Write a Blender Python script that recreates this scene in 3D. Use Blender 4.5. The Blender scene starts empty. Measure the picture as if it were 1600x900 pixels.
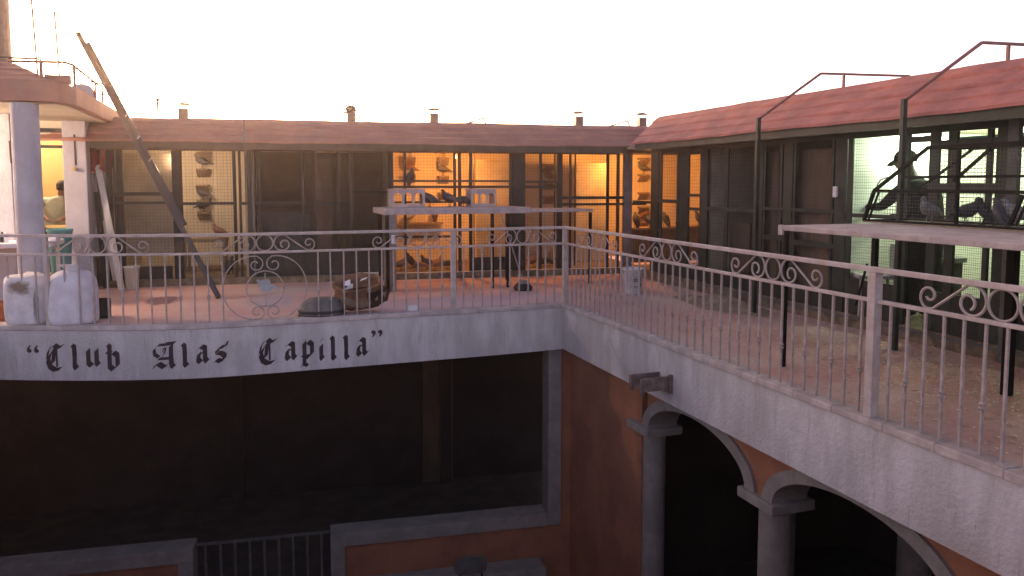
import bpy, math, random
from mathutils import Vector, Matrix, Quaternion
R = math.radians
random.seed(7)

# ------------------------------------------------------------------ camera, sky, sun, exposure
sc = bpy.context.scene
CAMZ = 1.55
FOC = 1200.0; PPX, PPY, HOR = 800.0, 380.0, 287.0
PITCH = math.atan((PPY - HOR) / FOC)
HEAD = math.atan(420 * math.cos(PITCH) / FOC)
cd = bpy.data.cameras.new('camera'); cam = bpy.data.objects.new('camera', cd)
sc.collection.objects.link(cam); sc.camera = cam
cam.location = (0, 0, CAMZ)
cam.rotation_euler = (math.pi / 2 - PITCH, 0, -HEAD)
cd.sensor_width = 36.0; cd.lens = 36.0 * FOC / 1600.0
cd.shift_y = -(450 - PPY) / 1600.0
cd.clip_start = 0.05; cd.clip_end = 5000

SUN_AZ, SUN_EL = R(-5.0), R(3.2)
w = bpy.data.worlds.new('World'); sc.world = w; w.use_nodes = True
nt = w.node_tree; bg = nt.nodes['Background']
sky = nt.nodes.new('ShaderNodeTexSky'); sky.sky_type = 'NISHITA'; sky.sun_disc = False
sky.sun_elevation = SUN_EL; sky.sun_rotation = SUN_AZ % (2*math.pi)
sky.air_density = 0.4; sky.dust_density = 6.0; sky.ozone_density = 0.5; sky.altitude = 1900
nt.links.new(sky.outputs[0], bg.inputs[0]); bg.inputs[1].default_value = 0.15
sl = bpy.data.lights.new('sun', 'SUN'); sl.energy = 0.2; sl.angle = R(10); sl.color = (1.0, 0.72, 0.5)
so = bpy.data.objects.new('sun', sl); sc.collection.objects.link(so)
sd = Vector((math.sin(SUN_AZ) * math.cos(SUN_EL), math.cos(SUN_AZ) * math.cos(SUN_EL), math.sin(SUN_EL)))
so.rotation_euler = sd.to_track_quat('Z', 'Y').to_euler(); so.location = (0, 30, 12)
vs = sc.view_settings
vs.view_transform = 'Standard'; vs.look = 'None'; vs.gamma = 1.0; vs.use_curve_mapping = False
vs.exposure = 2.5
vs.use_white_balance = True; vs.white_balance_temperature = 9300; vs.white_balance_tint = 40
sc.render.engine = 'CYCLES'
sc.cycles.max_bounces = 7; sc.cycles.diffuse_bounces = 4; sc.cycles.glossy_bounces = 2; sc.cycles.volume_bounces = 0
sc.cycles.caustics_reflective = False; sc.cycles.caustics_refractive = False

# ------------------------------------------------------------------ surveying helper: a pixel seen on a known plane of the place
_r = Vector((math.cos(HEAD), -math.sin(HEAD), 0))
_w = Vector((math.sin(HEAD) * math.cos(PITCH), math.cos(HEAD) * math.cos(PITCH), -math.sin(PITCH)))
_u = _r.cross(_w)
def ray(u, v): return _w + _r * ((u - PPX) / FOC) - _u * ((v - PPY) / FOC)
_C = Vector((0, 0, CAMZ))
def atz(u, v, z=0.0): d = ray(u, v); return _C + d * ((z - CAMZ) / d.z)
def atx(u, v, x): d = ray(u, v); return _C + d * (x / d.x)
def aty(u, v, y): d = ray(u, v); return _C + d * (y / d.y)

# ------------------------------------------------------------------ mesh builder
COL = sc.collection
class MB:
    def __init__(s): s.v = []; s.f = []
    def add(s, vs_, fs_):
        b = len(s.v); s.v += [tuple(p) for p in vs_]; s.f += [tuple(b + i for i in f) for f in fs_]; return s
    def box(s, a, b):
        x0, y0, z0 = a; x1, y1, z1 = b
        if x0 > x1: x0, x1 = x1, x0
        if y0 > y1: y0, y1 = y1, y0
        if z0 > z1: z0, z1 = z1, z0
        return s.add([(x0,y0,z0),(x1,y0,z0),(x1,y1,z0),(x0,y1,z0),(x0,y0,z1),(x1,y0,z1),(x1,y1,z1),(x0,y1,z1)],
                     [(0,3,2,1),(4,5,6,7),(0,1,5,4),(1,2,6,5),(2,3,7,6),(3,0,4,7)])
    def beam(s, p, q, wd, ht, up=(0,0,1)):
        p, q = Vector(p), Vector(q); d = (q - p).normalized(); up = Vector(up)
        a = d.cross(up)
        if a.length < 1e-4: a = d.cross(Vector((0,1,0)))
        a.normalize(); b = a.cross(d); a = a * wd / 2; b = b * ht / 2
        return s.add([p-a-b, p+a-b, p+a+b, p-a+b, q-a-b, q+a-b, q+a+b, q-a+b],
                     [(0,1,2,3),(7,6,5,4),(0,4,5,1),(1,5,6,2),(2,6,7,3),(3,7,4,0)])
    def tube(s, pts, r, n=6, closed=False, caps=True):
        pts = [Vector(p) for p in pts]; N = len(pts); rs = r if isinstance(r, (list, tuple)) else [r] * N
        vs_ = []; nrm = None
        for i in range(N):
            if closed: t = pts[(i+1) % N] - pts[i-1]
            else: t = pts[min(i+1, N-1)] - pts[max(i-1, 0)]
            t.normalize()
            if nrm is None:
                nrm = t.cross(Vector((0,0,1)))
                if nrm.length < 1e-3: nrm = t.cross(Vector((0,1,0)))
            nrm = (nrm - t * nrm.dot(t)).normalized(); b = t.cross(nrm)
            for k in range(n):
                a = 2*math.pi*k/n
                vs_.append(pts[i] + (nrm*math.cos(a) + b*math.sin(a)) * rs[i])
        fs_ = []
        for i in range(N if closed else N-1):
            j = (i+1) % N
            for k in range(n): fs_.append((i*n+k, i*n+(k+1) % n, j*n+(k+1) % n, j*n+k))
        if caps and not closed: fs_ += [tuple(range(n-1, -1, -1)), tuple((N-1)*n+k for k in range(n))]
        return s.add(vs_, fs_)
    def lathe(s, prof, n=24, c=(0,0,0), sx=1, sy=1, power=2.0, jit=None):
        vs_ = []
        for (r, z) in prof:
            for k in range(n):
                a = 2*math.pi*k/n; ca, sa = math.cos(a), math.sin(a)
                m = 1.0 if power == 2.0 else (abs(ca)**power + abs(sa)**power) ** (-1/power)
                rr = r*m*(jit(a, z) if jit else 1.0)
                vs_.append((c[0]+rr*ca*sx, c[1]+rr*sa*sy, c[2]+z))
        fs_ = []
        for i in range(len(prof)-1):
            for k in range(n): fs_.append((i*n+k, i*n+(k+1) % n, (i+1)*n+(k+1) % n, (i+1)*n+k))
        fs_ += [tuple(range(n-1, -1, -1)), tuple((len(prof)-1)*n+k for k in range(n))]
        return s.add(vs_, fs_)
    def prism(s, poly, axis, a, b):
        """polygon in the two other axes, extruded along axis from a to b"""
        n = len(poly)
        def pt(p, t): return (t, p[0], p[1]) if axis == 'x' else (p[0], t, p[1]) if axis == 'y' else (p[0], p[1], t)
        vs_ = [pt(p, a) for p in poly] + [pt(p, b) for p in poly]
        fs_ = [tuple(range(n-1, -1, -1)), tuple(range(n, 2*n))] + [(i, (i+1) % n, n+(i+1) % n, n+i) for i in range(n)]
        return s.add(vs_, fs_)
    def build(s, name, mat, parent=None, smooth=False, bevel=0, subd=0, kind=None, loc=None):
        me = bpy.data.meshes.new(name); me.from_pydata(s.v, [], s.f); me.update()
        return mobj(name, me, mat, parent, smooth, bevel, subd, kind, loc)
def mobj(name, me, mat, parent=None, smooth=False, bevel=0, subd=0, kind=None, loc=None):
    import bmesh
    bm = bmesh.new(); bm.from_mesh(me); bmesh.ops.recalc_face_normals(bm, faces=bm.faces[:]); bm.to_mesh(me); bm.free()
    if not me.materials: me.materials.append(M[mat] if isinstance(mat, str) else mat)
    if smooth:
        for p in me.polygons: p.use_smooth = True
    o = bpy.data.objects.new(name, me); COL.objects.link(o)
    if parent: o.parent = parent
    if loc: o.location = loc
    if bevel:
        m = o.modifiers.new('bevel', 'BEVEL'); m.width = bevel; m.segments = 2; m.limit_method = 'ANGLE'; m.angle_limit = R(40)
    if subd:
        m = o.modifiers.new('subd', 'SUBSURF'); m.levels = subd; m.render_levels = subd
    if kind: o['kind'] = kind
    return o
def inst(name, me, parent, loc=(0,0,0), rz=0, scale=(1,1,1)):
    o = bpy.data.objects.new(name, me); COL.objects.link(o); o.parent = parent
    o.location = loc; o.rotation_euler = (R(random.uniform(-.5,.5)), R(random.uniform(-.5,.5)), rz) if name == 'baluster' else (0,0,rz); o.scale = scale; return o
def tag(o, label, cat, group=None):
    o['label'] = label; o['category'] = cat
    if group: o['group'] = group
    return o
def thing(name, label, cat, loc=(0,0,0), rz=0, group=None):
    o = bpy.data.objects.new(name, None); COL.objects.link(o); o.location = loc; o.rotation_euler = (0,0,rz)
    o.empty_display_size = 0.1
    return tag(o, label, cat, group)
def struct(o): o['kind'] = 'structure'; return o

# ------------------------------------------------------------------ materials
M = {}
def mat(name, col, rough=0.7, var=0.15, scale=6.0, bump=0.1, bscale=60.0, metal=0.0, col2=None, stretch=(1,1,1), spec=0.4, mixlo=0.42, mixhi=0.62, detail=6.0):
    m = bpy.data.materials.new(name); m.use_nodes = True; n = m.node_tree; b = n.nodes['Principled BSDF']
    b.inputs['Roughness'].default_value = rough; b.inputs['Metallic'].default_value = metal
    b.inputs['Specular IOR Level'].default_value = spec
    tc = n.nodes.new('ShaderNodeTexCoord'); mp = n.nodes.new('ShaderNodeMapping'); mp.inputs['Scale'].default_value = stretch
    n.links.new(tc.outputs['Object'], mp.inputs['Vector'])
    nz = n.nodes.new('ShaderNodeTexNoise'); nz.inputs['Scale'].default_value = scale; nz.inputs['Detail'].default_value = detail; nz.inputs['Roughness'].default_value = 0.62
    n.links.new(mp.outputs[0], nz.inputs['Vector'])
    rp = n.nodes.new('ShaderNodeValToRGB'); rp.color_ramp.elements[0].position = mixlo; rp.color_ramp.elements[1].position = mixhi
    c2 = col2 or tuple(max(0, c*(1-var*2)) for c in col)
    rp.color_ramp.elements[0].color = (*c2, 1); rp.color_ramp.elements[1].color = (*col, 1)
    n.links.new(nz.outputs['Fac'], rp.inputs[0]); n.links.new(rp.outputs[0], b.inputs['Base Color'])
    if bump:
        nb = n.nodes.new('ShaderNodeTexNoise'); nb.inputs['Scale'].default_value = bscale; nb.inputs['Detail'].default_value = 4
        n.links.new(tc.outputs['Object'], nb.inputs['Vector'])
        bp = n.nodes.new('ShaderNodeBump'); bp.inputs['Strength'].default_value = bump; bp.inputs['Distance'].default_value = 0.02
        n.links.new(nb.outputs['Fac'], bp.inputs['Height']); n.links.new(bp.outputs[0], b.inputs['Normal'])
    M[name] = m; return m
def overlay(name, col, scale, lo, hi, stretch=(1,1,1), amount=1.0, seed=0.0):
    """dirt or wear of its own shape laid over a material's colour"""
    m = M[name]; n = m.node_tree; b = n.nodes['Principled BSDF']
    src = b.inputs['Base Color'].links[0].from_socket
    tc = n.nodes.new('ShaderNodeTexCoord'); mp = n.nodes.new('ShaderNodeMapping'); mp.inputs['Scale'].default_value = stretch; mp.inputs['Location'].default_value = (seed, seed*1.7, seed*.6)
    n.links.new(tc.outputs['Object'], mp.inputs['Vector'])
    nz = n.nodes.new('ShaderNodeTexNoise'); nz.inputs['Scale'].default_value = scale; nz.inputs['Detail'].default_value = 7; nz.inputs['Roughness'].default_value = 0.65
    n.links.new(mp.outputs[0], nz.inputs['Vector'])
    mr = n.nodes.new('ShaderNodeMapRange'); mr.inputs[1].default_value = lo; mr.inputs[2].default_value = hi; mr.inputs[4].default_value = amount
    n.links.new(nz.outputs['Fac'], mr.inputs[0])
    mx = n.nodes.new('ShaderNodeMix'); mx.data_type = 'RGBA'; mx.inputs[7].default_value = (*col, 1)
    n.links.new(mr.outputs[0], mx.inputs[0]); n.links.new(src, mx.inputs[6]); n.links.new(mx.outputs[2], b.inputs['Base Color'])
def spot(name, col, centre, radii, soft=0.35, amount=0.8, axes=(0,1)):
    """one patch of colour with its own place and shape"""
    m = M[name]; n = m.node_tree; b = n.nodes['Principled BSDF']
    src = b.inputs['Base Color'].links[0].from_socket
    tc = n.nodes.new('ShaderNodeTexCoord'); mp = n.nodes.new('ShaderNodeMapping'); mp.vector_type = 'TEXTURE'
    mp.inputs['Location'].default_value = centre; mp.inputs['Scale'].default_value = radii
    n.links.new(tc.outputs['Object'], mp.inputs['Vector'])
    nz = n.nodes.new('ShaderNodeTexNoise'); nz.inputs['Scale'].default_value = 2.2; n.links.new(mp.outputs[0], nz.inputs['Vector'])
    ln = n.nodes.new('ShaderNodeVectorMath'); ln.operation = 'LENGTH'; n.links.new(mp.outputs[0], ln.inputs[0])
    ad = n.nodes.new('ShaderNodeMath'); ad.operation = 'ADD'; n.links.new(ln.outputs['Value'], ad.inputs[0]); n.links.new(nz.outputs['Fac'], ad.inputs[1])
    mr = n.nodes.new('ShaderNodeMapRange'); mr.inputs[1].default_value = 1.5-soft; mr.inputs[2].default_value = 1.5; mr.inputs[3].default_value = amount; mr.inputs[4].default_value = 0
    n.links.new(ad.outputs[0], mr.inputs[0])
    mx = n.nodes.new('ShaderNodeMix'); mx.data_type = 'RGBA'; mx.inputs[7].default_value = (*col, 1)
    n.links.new(mr.outputs[0], mx.inputs[0]); n.links.new(src, mx.inputs[6]); n.links.new(mx.outputs[2], b.inputs['Base Color'])
def emit(name, col, strength):
    m = bpy.data.materials.new(name); m.use_nodes = True; b = m.node_tree.nodes['Principled BSDF']
    b.inputs['Base Color'].default_value = (*col, 1); b.inputs['Emission Color'].default_value = (*col, 1); b.inputs['Emission Strength'].default_value = strength
    M[name] = m
def lines(name, period, axis, depth=0.6, dark=0.75, width=0.12):
    """seams of panelling: a groove every period metres along one axis"""
    m = M[name]; n = m.node_tree; b = n.nodes['Principled BSDF']
    src = b.inputs['Base Color'].links[0].from_socket
    tc = n.nodes.new('ShaderNodeTexCoord'); sp = n.nodes.new('ShaderNodeSeparateXYZ'); n.links.new(tc.outputs['Object'], sp.inputs[0])
    dv = n.nodes.new('ShaderNodeMath'); dv.operation = 'DIVIDE'; dv.inputs[1].default_value = period; n.links.new(sp.outputs[axis], dv.inputs[0])
    fr = n.nodes.new('ShaderNodeMath'); fr.operation = 'FRACT'; n.links.new(dv.outputs[0], fr.inputs[0])
    lt = n.nodes.new('ShaderNodeMath'); lt.operation = 'LESS_THAN'; lt.inputs[1].default_value = width; n.links.new(fr.outputs[0], lt.inputs[0])
    mx = n.nodes.new('ShaderNodeMix'); mx.data_type = 'RGBA'; mx.blend_type = 'MULTIPLY'; mx.inputs[7].default_value = (dark, dark, dark, 1)
    n.links.new(lt.outputs[0], mx.inputs[0]); n.links.new(src, mx.inputs[6]); n.links.new(mx.outputs[2], b.inputs['Base Color'])

mat('floor_paint', (0.58, 0.30, 0.26), 0.85, col2=(0.61, 0.42, 0.38), scale=1.1, bump=0.25, bscale=25, mixlo=0.35, mixhi=0.66)
overlay('floor_paint', (0.52, 0.40, 0.36), 2.3, 0.52, 0.72, (1, 1.6, 1), 0.6, 3.1)
overlay('floor_paint', (0.36, 0.18, 0.15), 9.0, 0.58, 0.75, (1, 1, 1), 0.6, 8.3)
overlay('floor_paint', (0.62, 0.50, 0.46), 60.0, 0.62, 0.70, (1, 1, 1), 0.6, 4.4)
overlay('floor_paint', (0.36, 0.23, 0.17), 40.0, 0.60, 0.74, (1, 1, 1), 0.6, 1.3)
mat('white_render', (0.60, 0.56, 0.57), 0.85, col2=(0.46, 0.43, 0.43), scale=3.0, bump=0.45, bscale=38, stretch=(1.6, 1.6, 0.45))
overlay('white_render', (0.30, 0.27, 0.27), 5.0, 0.56, 0.76, (5, 5, 0.45), 0.75, 2.0)
overlay('white_render', (0.42, 0.38, 0.37), 0.9, 0.50, 0.66, (1, 1, 1.6), 0.65, 9.0)
overlay('white_render', (0.20, 0.17, 0.17), 26.0, 0.66, 0.74, (1.6, 1.6, 0.5), 0.8, 5.0)
mat('kerb_cap', (0.56, 0.47, 0.45), 0.85, col2=(0.40, 0.33, 0.32), scale=5, bump=0.5, bscale=30)
mat('orange_render', (0.42, 0.165, 0.095), 0.9, col2=(0.32, 0.125, 0.075), scale=2.2, bump=0.3, bscale=45)
mat('stone_trim', (0.30, 0.27, 0.25), 0.85, col2=(0.23, 0.21, 0.20), scale=5, bump=0.35, bscale=50)
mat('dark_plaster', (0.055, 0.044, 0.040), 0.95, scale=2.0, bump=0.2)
mat('court_paving', (0.12, 0.10, 0.09), 0.9, scale=3.0, bump=0.3)
mat('rail_paint', (0.52, 0.44, 0.43), 0.55, col2=(0.42, 0.34, 0.32), scale=11, bump=0.15, bscale=70, spec=0.4)
overlay('rail_paint', (0.25, 0.13, 0.09), 14, 0.66, 0.74, (1, 1, 1), 0.7, 4.0)
mat('bar_paint', (0.45, 0.38, 0.37), 0.6, col2=(0.33, 0.26, 0.25), scale=9, bump=0.15, bscale=70)
mat('dark_timber', (0.030, 0.034, 0.030), 0.7, col2=(0.018, 0.020, 0.018), scale=8, bump=0.2, stretch=(4,4,1))
mat('dark_green', (0.028, 0.045, 0.036), 0.65, col2=(0.018, 0.024, 0.020), scale=6, bump=0.15)
mat('green_grey', (0.12, 0.125, 0.12), 0.7, scale=6, bump=0.15)
mat('grey_post', (0.20, 0.18, 0.19), 0.7, scale=6, bump=0.15)
mat('wire', (0.10, 0.10, 0.09), 0.6, bump=0, metal=0.3)
mat('roof_red', (0.46, 0.155, 0.135), 0.85, col2=(0.31, 0.115, 0.105), scale=3, bump=0.3, bscale=40)
overlay('roof_red', (0.42, 0.22, 0.19), 5, 0.58, 0.75, (1, 1, 1), 0.6, 5.0)
mat('roof_dull', (0.44, 0.19, 0.14), 0.8, col2=(0.36, 0.15, 0.12), scale=3, bump=0.3, bscale=40)
overlay('roof_dull', (0.30, 0.20, 0.18), 4, 0.52, 0.72, (1, 1, 1), 0.6, 1.0)
mat('eave_board', (0.10, 0.075, 0.06), 0.85, scale=6, bump=0.2)
mat('metal_pipe', (0.20, 0.13, 0.11), 0.6, col2=(0.14, 0.08, 0.06), scale=9, bump=0.1)
mat('red_steel', (0.30, 0.11, 0.085), 0.6, col2=(0.22, 0.08, 0.06), scale=12, bump=0.1)
mat('room_cream', (0.62, 0.56, 0.44), 0.85, col2=(0.54, 0.48, 0.37), scale=2, bump=0.05); lines('room_cream', 0.085, 0, dark=0.80, width=0.10)
mat('room_orange', (0.66, 0.56, 0.42), 0.85, col2=(0.56, 0.46, 0.33), scale=2, bump=0.05); lines('room_orange', 0.085, 0, dark=0.78, width=0.10)
mat('room_pale', (0.66, 0.68, 0.62), 0.8, col2=(0.60, 0.62, 0.56), scale=2, bump=0.04); lines('room_pale', 0.06, 2, dark=0.74, width=0.16)
mat('room_plain', (0.46, 0.40, 0.31), 0.9, scale=2, bump=0.05)
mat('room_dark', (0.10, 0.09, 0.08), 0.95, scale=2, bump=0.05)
mat('brown_panel', (0.17, 0.115, 0.08), 0.8, col2=(0.12, 0.08, 0.055), scale=3, bump=0.1, stretch=(1,1,.4))
mat('room_floor', (0.25, 0.19, 0.13), 0.95, col2=(0.14, 0.10, 0.07), scale=9, bump=0.4, bscale=50)
mat('yellow_wall', (0.60, 0.42, 0.19), 0.85, scale=2, bump=0.05, var=0.06)
mat('cream_wall', (0.62, 0.58, 0.46), 0.85, scale=2, bump=0.05, var=0.06)
mat('lilac_render', (0.47, 0.46, 0.50), 0.85, col2=(0.40, 0.385, 0.42), scale=4, bump=0.3, bscale=40)
mat('platform_top', (0.50, 0.41, 0.40), 0.8, col2=(0.38, 0.31, 0.30), scale=7, bump=0.4, bscale=50)
overlay('platform_top', (0.28, 0.24, 0.20), 22, 0.62, 0.72, (1,1,1), 0.7, 6.0)
mat('black_steel', (0.012, 0.011, 0.011), 0.8, spec=0.15, bump=0.05, scale=12)
mat('pole_steel', (0.035, 0.024, 0.020), 0.38, col2=(0.02, 0.015, 0.013), bump=0.05, scale=10, spec=0.6)
mat('letter_paint', (0.030, 0.018, 0.022), 0.8, col2=(0.05, 0.03, 0.035), bump=0.1, scale=20)
mat('sack_white', (0.70, 0.67, 0.72), 0.75, col2=(0.58, 0.55, 0.60), scale=7, bump=0.35, bscale=90)
mat('sack_print', (0.70, 0.66, 0.68), 0.75, col2=(0.58, 0.54, 0.56), scale=7, bump=0.35, bscale=90)
mat('teal_plastic', (0.07, 0.36, 0.36), 0.45, var=0.1, bump=0.03)
mat('white_plastic', (0.72, 0.72, 0.76), 0.45, var=0.08, bump=0.03)
mat('bucket_print', (0.16, 0.17, 0.26), 0.6, var=0.2, bump=0)
mat('grey_plastic', (0.15, 0.145, 0.145), 0.75, var=0.15, bump=0.05)
mat('dark_rubber', (0.03, 0.03, 0.035), 0.6, bump=0.05)
mat('black_plastic', (0.018, 0.022, 0.020), 0.5, bump=0.03)
mat('brown_sack', (0.27, 0.13, 0.075), 0.85, col2=(0.17, 0.085, 0.05), scale=9, bump=0.5, bscale=30)
mat('sack_inside', (0.05, 0.025, 0.018), 0.9, bump=0.1)
mat('grey_cloth', (0.46, 0.42, 0.40), 0.9, col2=(0.30, 0.27, 0.26), scale=5, bump=0.4, bscale=25, stretch=(3,3,.5))
mat('red_cloth', (0.30, 0.03, 0.025), 0.9, col2=(0.20, 0.02, 0.02), scale=4, bump=0.3)
mat('white_plank', (0.62, 0.60, 0.54), 0.8, col2=(0.50, 0.47, 0.42), scale=6, bump=0.15, stretch=(5,5,.6))
mat('wood_board', (0.30, 0.22, 0.16), 0.85, col2=(0.20, 0.14, 0.10), scale=5, bump=0.25, stretch=(4,4,.8))
mat('old_wood', (0.25, 0.18, 0.16), 0.9, col2=(0.15, 0.10, 0.09), scale=8, bump=0.3)
mat('terracotta', (0.45, 0.13, 0.06), 0.8, bump=0.1)
mat('dove_grey', (0.13, 0.13, 0.145), 0.7, col2=(0.07, 0.07, 0.085), scale=14, bump=0.1)
mat('dove_dark', (0.055, 0.055, 0.065), 0.7, scale=14, bump=0.1)
mat('dove_brown', (0.26, 0.13, 0.09), 0.7, col2=(0.17, 0.09, 0.07), scale=14, bump=0.1)
mat('dove_pale', (0.42, 0.40, 0.40), 0.7, col2=(0.26, 0.25, 0.26), scale=14, bump=0.1)
mat('dark_shirt', (0.016, 0.018, 0.017), 0.95, spec=0.1, bump=0.3, bscale=30, scale=5)
mat('dark_cap', (0.010, 0.011, 0.011), 0.9, spec=0.1, bump=0.1)
mat('skin', (0.24, 0.12, 0.08), 0.6, var=0.06, bump=0.03)
mat('silhouette_skin', (0.07, 0.04, 0.03), 0.7, var=0.06, bump=0.03)  # skin darkened in its colour to give a backlit silhouette
mat('pale_shirt', (0.58, 0.66, 0.58), 0.85, col2=(0.46, 0.53, 0.46), scale=6, bump=0.3, bscale=20)
mat('black_hair', (0.015, 0.012, 0.012), 0.6, bump=0.3, bscale=80)
mat('teal_sheet', (0.10, 0.42, 0.42), 0.5, var=0.1, bump=0.05)
mat('straw', (0.82, 0.76, 0.60), 0.9, col2=(0.40, 0.30, 0.18), scale=30, bump=0)
mat('husk_ground', (0.34, 0.28, 0.19), 0.95, col2=(0.26, 0.18, 0.13), scale=14, bump=0.7, bscale=60)
emit('bulb_warm', (1.0, 0.55, 0.20), 12.0)
emit('bulb_cream', (1.0, 0.85, 0.60), 10.0)
emit('tube_green', (0.75, 1.0, 0.80), 10.0)
spot('floor_paint', (0.17, 0.085, 0.10), (-1.05, 11.1, 0), (0.24, 0.42, 1), 0.3, 0.85)
spot('floor_paint', (0.33, 0.34, 0.42), (0.35, 10.6, 0), (0.45, 0.75, 1), 0.6, 0.7)
spot('floor_paint', (0.50, 0.47, 0.45), (0.6, 11.6, 0), (0.9, 0.55, 1), 0.8, 0.7)
spot('floor_paint', (0.52, 0.47, 0.42), (5.4, 8.9, 0), (0.9, 0.9, 1), 0.9, 0.65)
spot('floor_paint', (0.60, 0.45, 0.48), (2.9, 9.7, 0), (2.3, 0.9, 1), 0.7, 0.85)
spot('sack_print', (0.20, 0.12, 0.08), (-0.05, -0.2, 0.42), (0.14, 0.3, 0.09), 0.5, 0.9)
spot('sack_print', (0.12, 0.09, 0.09), (0.10, -0.2, 0.2), (0.03, 0.3, 0.22), 0.4, 0.7)

# ------------------------------------------------------------------ plan of the place
FX = [(-4.1, 10.45), (-3.3, 9.98), (-2.53, 9.60), (-1.87, 9.33), (-1.22, 9.12), (-0.57, 8.97), (0.1, 8.93), (0.79, 8.94), (1.83, 8.95), (2.79, 8.97), (3.83, 9.02)]
def crom(P, k=6):
    out = []
    for i in range(len(P)-1):
        p0 = Vector(P[max(i-1, 0)]); p1 = Vector(P[i]); p2 = Vector(P[i+1]); p3 = Vector(P[min(i+2, len(P)-1)])
        for j in range(k):
            t = j/k
            out.append(0.5*((2*p1) + (p2-p0)*t + (2*p0-5*p1+4*p2-p3)*t*t + (3*p1-p0-3*p2+p3)*t**3))
    out.append(Vector(P[-1])); return out
EDGE = crom(FX)                                    # face of the left balcony edge, left to right
def edge_y(x):
    for a, b in zip(EDGE, EDGE[1:]):
        if a.x <= x <= b.x: return a.y + (b.y-a.y)*(x-a.x)/(b.x-a.x)
    return EDGE[-1].y if x > 0 else EDGE[0].y
def edge_ang(x): return math.atan2(edge_y(x+.03)-edge_y(x-.03), .06)
RX = 3.83                                          # face of the right balcony edge
WX = 6.20                                          # front of the right loft
FL0 = Vector((-1.75, 12.75, 0)); FA = math.atan2(11.95-12.75, 5.6+1.75)   # front line of the far loft
FLm = Matrix.Translation(FL0) @ Matrix.Rotation(FA, 4, 'Z'); FLi = FLm.inverted()
def fl(u, v=300, off=0.0):
    """pixel on the far loft's front plane (shifted back by off) in the loft's own axes"""
    o = FLi @ _C; d = FLi.to_3x3() @ ray(u, v); return o + d * ((off - o.y) / d.y)
def fw(x, y, z=0): return FLm @ Vector((x, y, z))
GZ = -3.9                                          # courtyard ground

# ------------------------------------------------------------------ setting
struct(MB().box((-60,-60,GZ-.3),(60,60,GZ)).build('ground', 'court_paving'))
# terrace deck (one slab, L shaped)
deck = [(p.x, p.y+0.14) for p in EDGE] + [(RX+.14, 9.02), (RX+.14, -3.0), (9.2, -3.0), (9.2, 15.2), (-6.5, 15.2), (-6.5, 10.6)]
struct(MB().prism(deck, 'z', -0.50, 0.0).build('terrace_floor', 'floor_paint'))
struct(MB().box((-9, -8, -0.5), (RX-.75, 1.9, 0.0)).build('unseen_near_terrace', 'floor_paint'))  # unseen deck under the camera, extended to darken the courtyard
struct(MB().box((-9, 1.903, -0.5), (-3.35, 9.9, 0.0)).build('unseen_side_terrace', 'floor_paint'))  # unseen side wing, brought inward to cut light in the courtyard

# ------------------------------------------------------------------ courtyard building below the terrace
cb = thing('courtyard_building', 'white edged balcony building with orange walls and dim arches round the courtyard', 'building', (0, 9.2, GZ))
def lower(o): o.parent = cb; o.location = o.location - Vector((0, 9.2, GZ)); return o
# fascia, left (curved) and right
def sweep(path, z0, z1, t0, t1):
    m = MB(); n = len(path); vs_ = []
    for i, p in enumerate(path):
        a = path[max(i-1, 0)]; b = path[min(i+1, n-1)]; d = (b-a).normalized(); nn = Vector((-d.y, d.x))
        for (t, z) in ((t0, z0), (t1, z0), (t1, z1), (t0, z1)): vs_.append((p.x+nn.x*t, p.y+nn.y*t, z))
    fs_ = [(4*i+k, 4*i+(k+1) % 4, 4*i+4+(k+1) % 4, 4*i+4+k) for i in range(n-1) for k in range(4)]
    fs_ += [(0,1,2,3), (4*n-1, 4*n-2, 4*n-3, 4*n-4)]
    return m.add(vs_, fs_)
fas = lower(sweep(EDGE, -0.58, -0.035, 0, 0.15).build('balcony_fascia', 'white_render'))
fas['label'] = 'curved white fascia with black painted lettering'
capl = lower(sweep(EDGE, -0.033, 0.02, -0.015, 0.14).build('fascia_cap', 'kerb_cap', bevel=.008))
fas2 = lower(MB().box((RX, -3, -0.57), (RX+.14, 9.017, -0.035)).build('balcony_fascia', 'white_render'))
capr = MB()
yy = 9.0
while yy > -2.9:                                    # uneven mortar capping in short lengths
    L = random.uniform(.25, .5); o = random.uniform(-.006, .006)
    capr.box((RX-.018+o, yy-L, -0.034), (RX+.13+o, yy, 0.018+random.uniform(-.004, .006))); yy -= L+.002
lower(capr.build('fascia_cap', 'kerb_cap', bevel=.008))
# back wall with the wide opening
LA = Vector((4.02, 9.167, 0)); LB = Vector((-4.4, 10.08, 0)); LD = (LB-LA).normalized(); LN = Vector((-LD.y, LD.x, 0))
if LN.y < 0: LN = -LN
LL = (LB-LA).length
def lw(s, t, z): return LA + LD*s + LN*t + Vector((0, 0, z))
def lbox(m, s0, s1, t0, t1, z0, z1):
    return m.add([lw(s0,t0,z0),lw(s1,t0,z0),lw(s1,t1,z0),lw(s0,t1,z0),lw(s0,t0,z1),lw(s1,t0,z1),lw(s1,t1,z1),lw(s0,t1,z1)],
                 [(0,3,2,1),(4,5,6,7),(0,1,5,4),(1,2,6,5),(2,3,7,6),(3,0,4,7)])
SIL = -2.81; WT = 0.28
s_door0, s_door1 = 3.12, 4.73
lower(lbox(MB(), -.06, s_door0, 0, WT, GZ, SIL-.17).build('wall', 'orange_render'))
lower(lbox(MB(), s_door1, LL, 0, WT, GZ, SIL-.17).build('wall', 'orange_render'))
lower(lbox(MB(), -.06, .13, 0, WT, SIL-.17, -0.5).build('wall', 'orange_render'))
fr = MB()
lbox(fr, .133, .31, -.03, WT, SIL-.17, -0.5); lower(fr.build('window_frame', 'stone_trim', bevel=.006))
lower(lbox(MB(), .313, s_door0+.003, -.03, WT, SIL-.17, SIL).build('window_frame', 'stone_trim', bevel=.006))
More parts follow.
